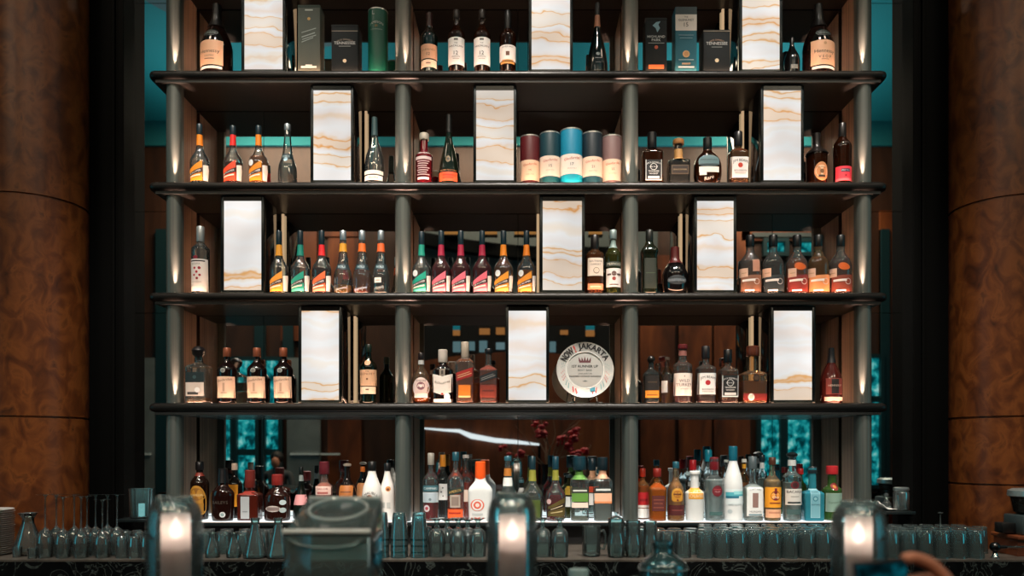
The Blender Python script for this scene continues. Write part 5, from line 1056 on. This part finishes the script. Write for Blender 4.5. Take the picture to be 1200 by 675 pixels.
def candle(x, top, wpx, Y, label, wl, wr, wtop, flame_y):
    r = wpx/2*Y/F; H = Z(top, Y)-BZ; xc = X(x, Y)
    t = thing('glass_hurricane', label, 'candle holder', (xc, Y, BZ), 'glass candle covers on the bar')
    dome = [(H*.72, r), (H*.80, r*.985), (H*.88, r*.94), (H*.94, r*.84), (H*.975, r*.70), (H*.992, r*.56)]
    top_ = [(H*.994, r*.50), (H, r*.44), (H*1.0, r*.36), (H*.985, r*.30), (H*.978, .001)]
    o_ = [(0, r*.97), (.01, r), (H*.4, r)]+dome+top_
    i_ = [(0, r*.97-.004), (.01, r-.004), (H*.4, r-.004)]+[(z-.004, q-.004) for z, q in dome]+[(H*.965, r*.3), (H*.963, .001)]
    ope(o_, i_, 48).build('glass_cover', HG, t, sharp=70)
    mb = MB()
    for i in range(26):
        a = 2*math.pi*i/26; mb.sphere((r*.60*math.cos(a), r*.60*math.sin(a), H*.984), .0032, .0032, .007, seg=8, rings=6)
    mb.build('beaded_rim', glass('#dff2f2', .12, 1.6, .05), t, sharp=0)
    rc = (wr-wl)/2*Y/F; cx_ = X((wl+wr)/2, Y)-xc; hc = Z(wtop, Y)-BZ; hf = Z(flame_y, Y)-BZ
    c = thing('pillar_candle', label.replace('glass cover over', 'white pillar candle burning, the').split(' with')[0] if False else 'lit white pillar candle inside '+label.replace('domed ', 'the domed ', 1), 'candle', (xc+cx_, Y, BZ), 'pillar candles under glass')
    MB().lathe([(0, rc*1.02), (.003, rc*1.03), (hf-.04, rc*1.02), (hc-.004, rc), (hc, rc*.985)], 36, cap1=False).lathe([(hf-.036, rc*1.015), (hf-.036, .001)], 36, cap0=False, cap1=False).build('wax', wax_u, c, sharp=60)
    MB().tube([(0, 0, hf-.0355), (.001, 0, hf-.014)], .0012, 6).build('wick', pm('#1a1410', .8), c)
    MB().lathe([(hf-.016, .002), (hf-.010, .0085), (hf-.002, .0115), (hf+.006, .0095), (hf+.016, .005), (hf+.028, .0008)], 16).build('flame', em('#ffd9c8', FLAME), c)
FLAME = 16
candle(204.5, 583, 63, 1.50, 'domed glass cover at the wine-glass end of the bar', 190, 222, 602, 622)
candle(600, 578, 59, 1.52, 'domed glass cover before the middle shelf bay', 585, 616, 603, 624)
candle(1006.5, 588, 62, 1.50, 'domed glass cover nearest the hand with the phone', 991, 1021, 605, 627)
# clear acrylic box with a sloping lid
Yx = 1.42
def bx(px, py, Y): return Vector((X(px, Y), Y, Z(py, Y)))
t = thing('acrylic_box', 'large clear acrylic box with sloping lid and round hand hole on the bar', 'box', (X(383, Yx), Yx, BZ))
AC = glass('#cbe6e8', .10, 1.0, .06)
w = .082; dpt = .15; hf = Z(623, Yx)-BZ; hbk = Z(584, Yx+dpt)-BZ
sec = [(-.002, 0), (-.002, hf-.01), (.002, hf), (dpt*.9, hbk-.004), (dpt, hbk), (dpt+.012, hbk-.012), (dpt+.012, 0)]
wb = .076
def ring(q, off):
    pts = []
    return pts
mb = MB(); nS = len(sec)
xsb = [(-1, 0.0), (-.985, .5), (-.93, 1), (.93, 1), (.985, .5), (1, 0)]
vs = []; 
for fx, rr_ in xsb:
    for i, (yy, zz) in enumerate(sec):
        ins = (1-rr_)*.010
        y_ = yy+(ins if yy < dpt*.5 else -ins); z_ = zz-(ins*.6 if zz > 0 else 0)
        ww = w if yy < dpt*.5 else wb
        vs.append((fx*ww, y_, z_))
fs = []
for a in range(len(xsb)-1):
    for i in range(nS-1): fs.append((a*nS+i, a*nS+i+1, (a+1)*nS+i+1, (a+1)*nS+i))
fs.append(tuple(range(nS))); fs.append(tuple(range((len(xsb)-1)*nS, len(xsb)*nS)))
mb.add(vs, fs, 0, False); o = mb.build('box_body', AC, t, sharp=35); sd = o.modifiers.new('wall', 'SOLIDIFY'); sd.thickness = .004; sd.offset = -1
# raised rims: front edge bar, lid hinge bar and the oval opening lip
MB().tube([(-w*.98, -.001, hf), (w*.98, -.001, hf)], .0055, 12).build('front_rim', glass('#eef6f6', .8, 1.5, .12), t)
MB().tube([(-wb*.95, dpt, hbk), (wb*.95, dpt, hbk)], .0045, 12).build('rear_rim', glass('#dcecec', .5, 1.5, .1), t)
nrm = Vector((0, -(hbk-hf), dpt)).normalized(); sl = Vector((0, dpt, hbk-hf)).normalized()
cen = Vector((0, dpt*.60, hf+(hbk-hf)*.60+.003))
pts = [cen+Vector((1, 0, 0))*(.056*math.cos(a))+sl*(.052*math.sin(a)) for a in [2*math.pi*i/40 for i in range(41)]]
MB().tube(pts, .0042, 8, caps=False).build('hole_rim', glass('#dcecec', .45, 1.5, .08), t)
pts = [Vector((.066*math.cos(a), -.004, hf-.012-.018*abs(math.sin(a)))) for a in [math.pi+math.pi*i/20 for i in range(21)]]
MB().tube(pts, .0032, 8).build('front_bead', glass('#c3dcdd', .25, 1.5, .08), t)
MB().box(-.022, .022, .02, .10, .001, .012, bev=.002).build('inner_pad', pm('#8a4a30', .6), t)
# glass bar bottle and little cap bottle
Yb = 1.70
def lp(y): return Z(y, Yb)-BZ
px_ = Yb/F
t = thing('bar_bottle', 'small clear blue-tinted glass bottle with round shoulders on the bar', 'bottle', (X(777, Yb), Yb, BZ))
H = lp(634)
o_ = [(0, 26*px_), (.006, 28*px_), (lp(664), 28*px_), (lp(659), 27*px_), (lp(655), 22*px_), (lp(651), 16*px_), (lp(648), 12*px_), (lp(640), 11.5*px_), (lp(638), 13*px_), (H, 12*px_)]
ope([(0, .001)]+o_, [(.006, .001)]+[(max(.006, z), q-.003) for z, q in o_], 36).build('bottle_body', glass('#9fd6de', .09, 2.0, .04), t, sharp=60)
MB().tube([(28.3*px_*math.cos(a), 28.3*px_*math.sin(a), lp(666)) for a in [2*math.pi*i/36 for i in range(37)]], .0026, 8, caps=False).build('shoulder_bead', glass('#cfeef2', .2, 1.6, .08), t)
t = thing('bitters_bottle', 'squat bottle with pale cap just peeking up from the bar between the candles', 'bottle', (X(678, Yb), Yb, BZ))
MB().lathe([(0, 15*px_), (.004, 16*px_), (.05, 16*px_), (.066, 11*px_)], 28).build('bottle_body', glass('#6fa0a4', .15), t)
MB().lathe([(.066, 11.5*px_), (lp(669), 12*px_), (lp(667), 11*px_), (lp(666.5), 1e-3)], 28, cap1=False).build('cap', pm('#8fb0b3', .35), t)

# ------------------------------------------------------------------ hand with phone
def skin_obj(name, verts, edges, radii, mat, parent=None, root=0, sub=2):
    me = bpy.data.meshes.new(name); me.from_pydata([tuple(v) for v in verts], edges, [])
    o = bpy.data.objects.new(name, me); COL.objects.link(o)
    sm = o.modifiers.new('skin', 'SKIN'); sm.use_smooth_shade = True
    if not me.skin_vertices: me.skin_vertices.new(name='skin')
    for i, r in enumerate(radii):
        rr = r if isinstance(r, tuple) else (r, r)
        me.skin_vertices[0].data[i].radius = rr; me.skin_vertices[0].data[i].use_root = (i == root)
    sb = o.modifiers.new('smooth', 'SUBSURF'); sb.levels = sub; sb.render_levels = sub
    me.materials.append(mat)
    if parent: o.parent = parent
    return o
skin = ramp_mat('skin', [(.3, '#a8694f'), (.7, '#c07f63')], (1, 1, 1), 30, 4, rough=.5)
Yh_ = 1.05
ph = thing('smartphone', 'black smartphone with glowing teal screen held up over the bar by a hand', 'phone', (X(1036, Yh_), Yh_, Z(722, Yh_)))
pw, phh = .0365, .0765
rot = Matrix.Rotation(math.radians(-5), 4, 'Y')
mb = MB().box(-pw, pw, -.004, .004, -phh, phh, bev=.0038); mb.v = [tuple(rot @ Vector(v)) for v in mb.v]; mb.build('phone_body', pm('#0b0e10', .3), ph)
scr = ramp_mat('phone_screen', [(.42, '#03161a'), (.56, '#06343c'), (.66, '#0f7f92'), (.74, '#2fc4dc')], (1, 1, 1), 42, 2, .3, emit=.5)
mb = MB().box(-pw+.003, pw-.003, -.0046, -.0041, -phh+.004, phh-.004); mb.v = [tuple(rot @ Vector(v)) for v in mb.v]; mb.build('screen', scr, ph, sharp=0)
# skeleton, in px on depth planes
J = [(1122, 716, 1.065, .021), (1108, 700, 1.06, (.024, .017)), (1148, 756, 1.05, (.024, .019)), (1196, 795, 1.00, .028), (1252, 828, .93, .033),   # palm heel, palm, wrist, forearm, elbow
     (1108, 678, 1.06, .0105), (1090, 660, 1.058, .0098), (1071, 653, 1.054, .0088), (1056, 655.5, 1.050, .0078),      # index over the top corner
     (1107, 690, 1.075, .0105), (1088, 678, 1.082, .0098), (1070, 680, 1.080, .0090), (1054, 686, 1.074, .0080),      # middle behind
     (1106, 703, 1.077, .0100), (1088, 696, 1.084, .0094), (1070, 700, 1.080, .0088), (1056, 707, 1.074, .0078),      # ring
     (1106, 716, 1.072, .0092), (1090, 714, 1.080, .0084), (1074, 718, 1.078, .0078), (1062, 724, 1.074, .0070),      # little
     (1104, 734, 1.045, .0125), (1086, 728, 1.030, .0108), (1068, 716, 1.027, .0090)]                                # thumb in front
vs = [P(a, b_, c) for a, b_, c, r in J]; rd = [j[3] for j in J]
ed = [(0, 1), (0, 2), (2, 3), (3, 4), (1, 5), (5, 6), (6, 7), (7, 8), (1, 9), (9, 10), (10, 11), (11, 12), (0, 13), (13, 14), (14, 15), (15, 16), (0, 17), (17, 18), (18, 19), (19, 20), (0, 21), (21, 22), (22, 23)]
pe = skin_obj('person', vs, ed, rd, skin)
tag(pe, 'bare hand and forearm of a person raising a phone at the bar', 'person')

# ------------------------------------------------------------------ behind the camera: flowers and a seated guest, seen in the mirror
tb = thing('side_table', 'small round dark table carrying the flower vase behind the bar guests', 'table', (.35, -1.0, 0))
MB().lathe([(.72, .32), (.75, .33), (.755, .325)], 36).build('table_top', wood2, tb)
MB().lathe([(0, .22), (.02, .22), (.04, .04), (.72, .04)], 24).build('pedestal', black, tb)
vz = thing('flower_vase', 'tall dark vase of bare curling branches with deep red blossoms, seen in the mirror', 'vase', (.35, -1.0, .755))
ope([(0, .001), (0, .07), (.1, .09), (.35, .06), (.45, .075)], [(.01, .001), (.1, .085), (.35, .055), (.45, .07)], 24).build('vase_body', pm('#2a1a18', .3), vz)
rb = random.Random(11); bark = pm('#8a6f5a', .7); red = pm('#b81f2c', .55)
for i in range(13):
    a = rb.uniform(-1.25, 1.25); L_ = rb.uniform(.5, .78); p0 = Vector((0, 0, .42)); pts = [p0]
    d0 = Vector((math.sin(a), rb.uniform(-.3, .3), math.cos(a)*.75))
    for q in range(1, 8):
        pts.append(pts[-1]+(d0+Vector((.25*math.sin(q*1.1+i), 0, .25*math.cos(q*1.3+i)))).normalized()*L_/6)
    MB().tube(pts, [.009-.0009*q for q in range(8)], 6).build('branch', bark, vz)
    if i % 2 == 0:
        mb = MB()
        for q in range(9):
            c = pts[rb.choice([4, 5, 6])]+Vector((rb.uniform(-.045, .045), rb.uniform(-.04, .04), rb.uniform(-.04, .04)))
            mb.sphere(c, rb.uniform(.026, .05), rb.uniform(.026, .045), rb.uniform(.02, .036), seg=8, rings=6)
        mb.build('blossom', red, vz, sharp=0)
st = thing('lounge_chair', 'dark padded lounge chair by the far garden window, seen in the mirror', 'chair', (VX(322)*.93, -3.2, 0))
MB().box(-.28, .28, -.28, .28, .30, .44, bev=.03).build('seat', pm('#15191a', .6), st)
MB().box(-.28, .28, -.38, -.281, .30, .85, bev=.03).build('backrest', pm('#15191a', .6), st)
for a, b_ in [(-1, -1), (1, -1), (-1, 1), (1, 1)]: MB().box(a*.24-.02, a*.24+.02, b_*.24-.02, b_*.24+.02, 0, .2995).build('leg', black, st, sharp=0)
gx, gy = VX(322)*.93, -3.2
Vs = [(0, -.06, .55), (0, -.08, .78), (0, -.08, 1.0), (0, -.06, 1.06), (0, -.05, 1.13), (0, -.04, 1.22),
      (.10, -.05, .54), (.12, .32, .54), (.12, .38, .10), (.12, .50, .06), (-.10, -.05, .54), (-.12, .32, .54), (-.12, .38, .10), (-.12, .50, .06),
      (.19, -.08, .98), (.25, -.02, .74), (.18, .20, .66), (.13, .30, .64), (-.19, -.08, .98), (-.25, -.02, .74), (-.18, .20, .66), (-.13, .30, .64)]
Rs = [.14, .13, (.15, .10), .055, .075, .085, .09, .065, .045, .04, .09, .065, .045, .04, .06, .045, .035, .03, .06, .045, .035, .03]
Es = [(0, 1), (1, 2), (2, 3), (3, 4), (4, 5), (0, 6), (6, 7), (7, 8), (8, 9), (0, 10), (10, 11), (11, 12), (12, 13), (2, 14), (14, 15), (15, 16), (16, 17), (2, 18), (18, 19), (19, 20), (20, 21)]
pe2 = skin_obj('person', Vs, Es, Rs, pm('#3a3f42', .8)); pe2.location = (gx, gy, .02)
tag(pe2, 'dark-haired person seated on the lounge chair near the far garden window', 'person')
MB().sphere((0, -.055, 1.24), .10, .105, .10).build('hair', pm('#0a0808', .6), pe2)
MB().sphere((0, .035, 1.165), .062, .05, .085).build('face', skin, pe2)

# ------------------------------------------------------------------ light, world, camera
def area(name, loc, rot_to, size, power, col, sy=None):
    l = bpy.data.lights.new(name, 'AREA'); l.energy = power; l.color = col; l.size = size
    if sy: l.shape = 'RECTANGLE'; l.size_y = sy
    o = bpy.data.objects.new(name, l); COL.objects.link(o); o.location = loc
    o.rotation_euler = (Vector(rot_to)-Vector(loc)).to_track_quat('-Z', 'Y').to_euler(); return o
area('ceiling_fill', (-3.5, -2.6, 5.0), (-3.0, -2.4, 6.5), 3.0, 46, (.75, .95, 1))  # unseen lamps, this and the next, added to brighten the ceiling
area('ceiling_fill', (3.0, -2.6, 5.0), (3.0, -2.4, 6.5), 3.0, 62, (.75, .95, 1))
area('rear_room_fill', (0, -3.0, 6.3), (0, -3.6, 1.0), 2.5, 130, (1, .78, .55), 1.0)  # unseen lamps, this and the next two, added to brighten the rear wall
area('rear_room_fill', (-3.8, -2.8, 6.3), (-3.8, -3.8, 1.0), 1.6, 140, (1, .78, .55))
area('rear_room_fill', (3.8, -2.8, 6.3), (3.8, -3.8, 1.0), 1.6, 140, (1, .78, .55))
area('column_downlight', (-2.9, 2.2, 6.0), (-2.5, 3.7, 2.0), .5, 13, (1, .80, .60))
area('column_downlight', (2.9, 2.2, 6.0), (2.6, 3.7, 2.0), .5, 11, (1, .80, .60))
def spotl(name, loc, to, ang, e, col):
    l = bpy.data.lights.new(name, 'SPOT'); l.energy = e; l.color = col; l.spot_size = math.radians(ang); l.spot_blend = .6; l.shadow_soft_size = .12
    o = bpy.data.objects.new(name, l); COL.objects.link(o); o.location = loc; o.rotation_euler = (Vector(to)-Vector(loc)).to_track_quat('-Z', 'Y').to_euler()
for xx in (-1.25, 0, 1.25): spotl('shelf_fill', (xx, 1.9, 5.9), (xx, 3.75, 1.5), 36, 800, (1, .90, .80))  # spots added as front fill for the bottle labels
spotl('rear_room_fill', (.3, -1.6, 6.3), (.35, -1.0, 1.3), 24, 160, (1, .88, .76))  # unseen spot added to light the flowers
for xx in (-1.5, -.75, 0, .75, 1.5): spotl('ledge_fill', (xx*.9, 1.0, 2.9), (xx, 3.85, 1.16), 19, 150, (1, .93, .86))  # spots added as fill on the lowest bottles, without any fitting
for xx in (-.5, .5): spotl('bar_top_fill', (xx, .6, 6.2), (xx, 1.5, 1.1), 30, 90, (1, .90, .80))  # spots added to brighten the box rims and the hand
for i, (x_, y_) in enumerate([(-4.6, .6), (-2.9, 1.6), (-1.3, .4), (.9, 1.7), (2.3, .5), (4.4, 1.2), (-3.4, -1.6), (3.2, -1.4), (-.4, 1.2), (.2, -.4), (-2.0, -.6), (1.7, -.9), (-5.6, 2.0), (5.4, 2.2)]):  # glowing discs added to put sparkles in the glassware
    t = thing('ceiling_sparkle', 'small glowing disc added on the high ceiling for glints in glass', 'light', (x_, y_, RH), 'added ceiling sparkle discs')
    MB().lathe([(-.012, .08), (-.012, .10), (-.001, .105)], 24, cap0=False, cap1=False).build('disc_ring', pm('#3a4040', .4), t)
    MB().lathe([(-.010, .08), (-.0101, .001)], 24, cap0=False, cap1=False).build('sparkle_disc', em('#ffe9d2', 55), t)
w = bpy.data.worlds.new('dim_room'); scene.world = w; w.use_nodes = True
w.node_tree.nodes['Background'].inputs[0].default_value = (.25, .55, .6, 1); w.node_tree.nodes['Background'].inputs[1].default_value = .03
cam = bpy.data.cameras.new('camera'); co = bpy.data.objects.new('camera', cam); COL.objects.link(co)
co.location = (0, 0, ZC); co.rotation_euler = (math.pi/2, 0, 0)
cam.sensor_width = 36; cam.lens = F*36/1200; cam.shift_x = (600-CX)/1200; cam.shift_y = (HY-337.5)/1200
cam.clip_start = .05; cam.clip_end = 60
cam.dof.use_dof = True; cam.dof.focus_distance = 3.83; cam.dof.aperture_fstop = 2.2
scene.camera = co
scene.view_settings.view_transform = 'Standard'; scene.view_settings.look = 'None'; scene.view_settings.gamma = 1
scene.view_settings.use_curve_mapping = False; scene.view_settings.exposure = 0
cy_ = scene.cycles
cy_.max_bounces = 18; cy_.diffuse_bounces = 3; cy_.glossy_bounces = 5; cy_.transmission_bounces = 14; cy_.transparent_max_bounces = 40
cy_.sample_clamp_indirect = 4; cy_.caustics_reflective = False; cy_.caustics_refractive = False
cy_.use_denoising = True
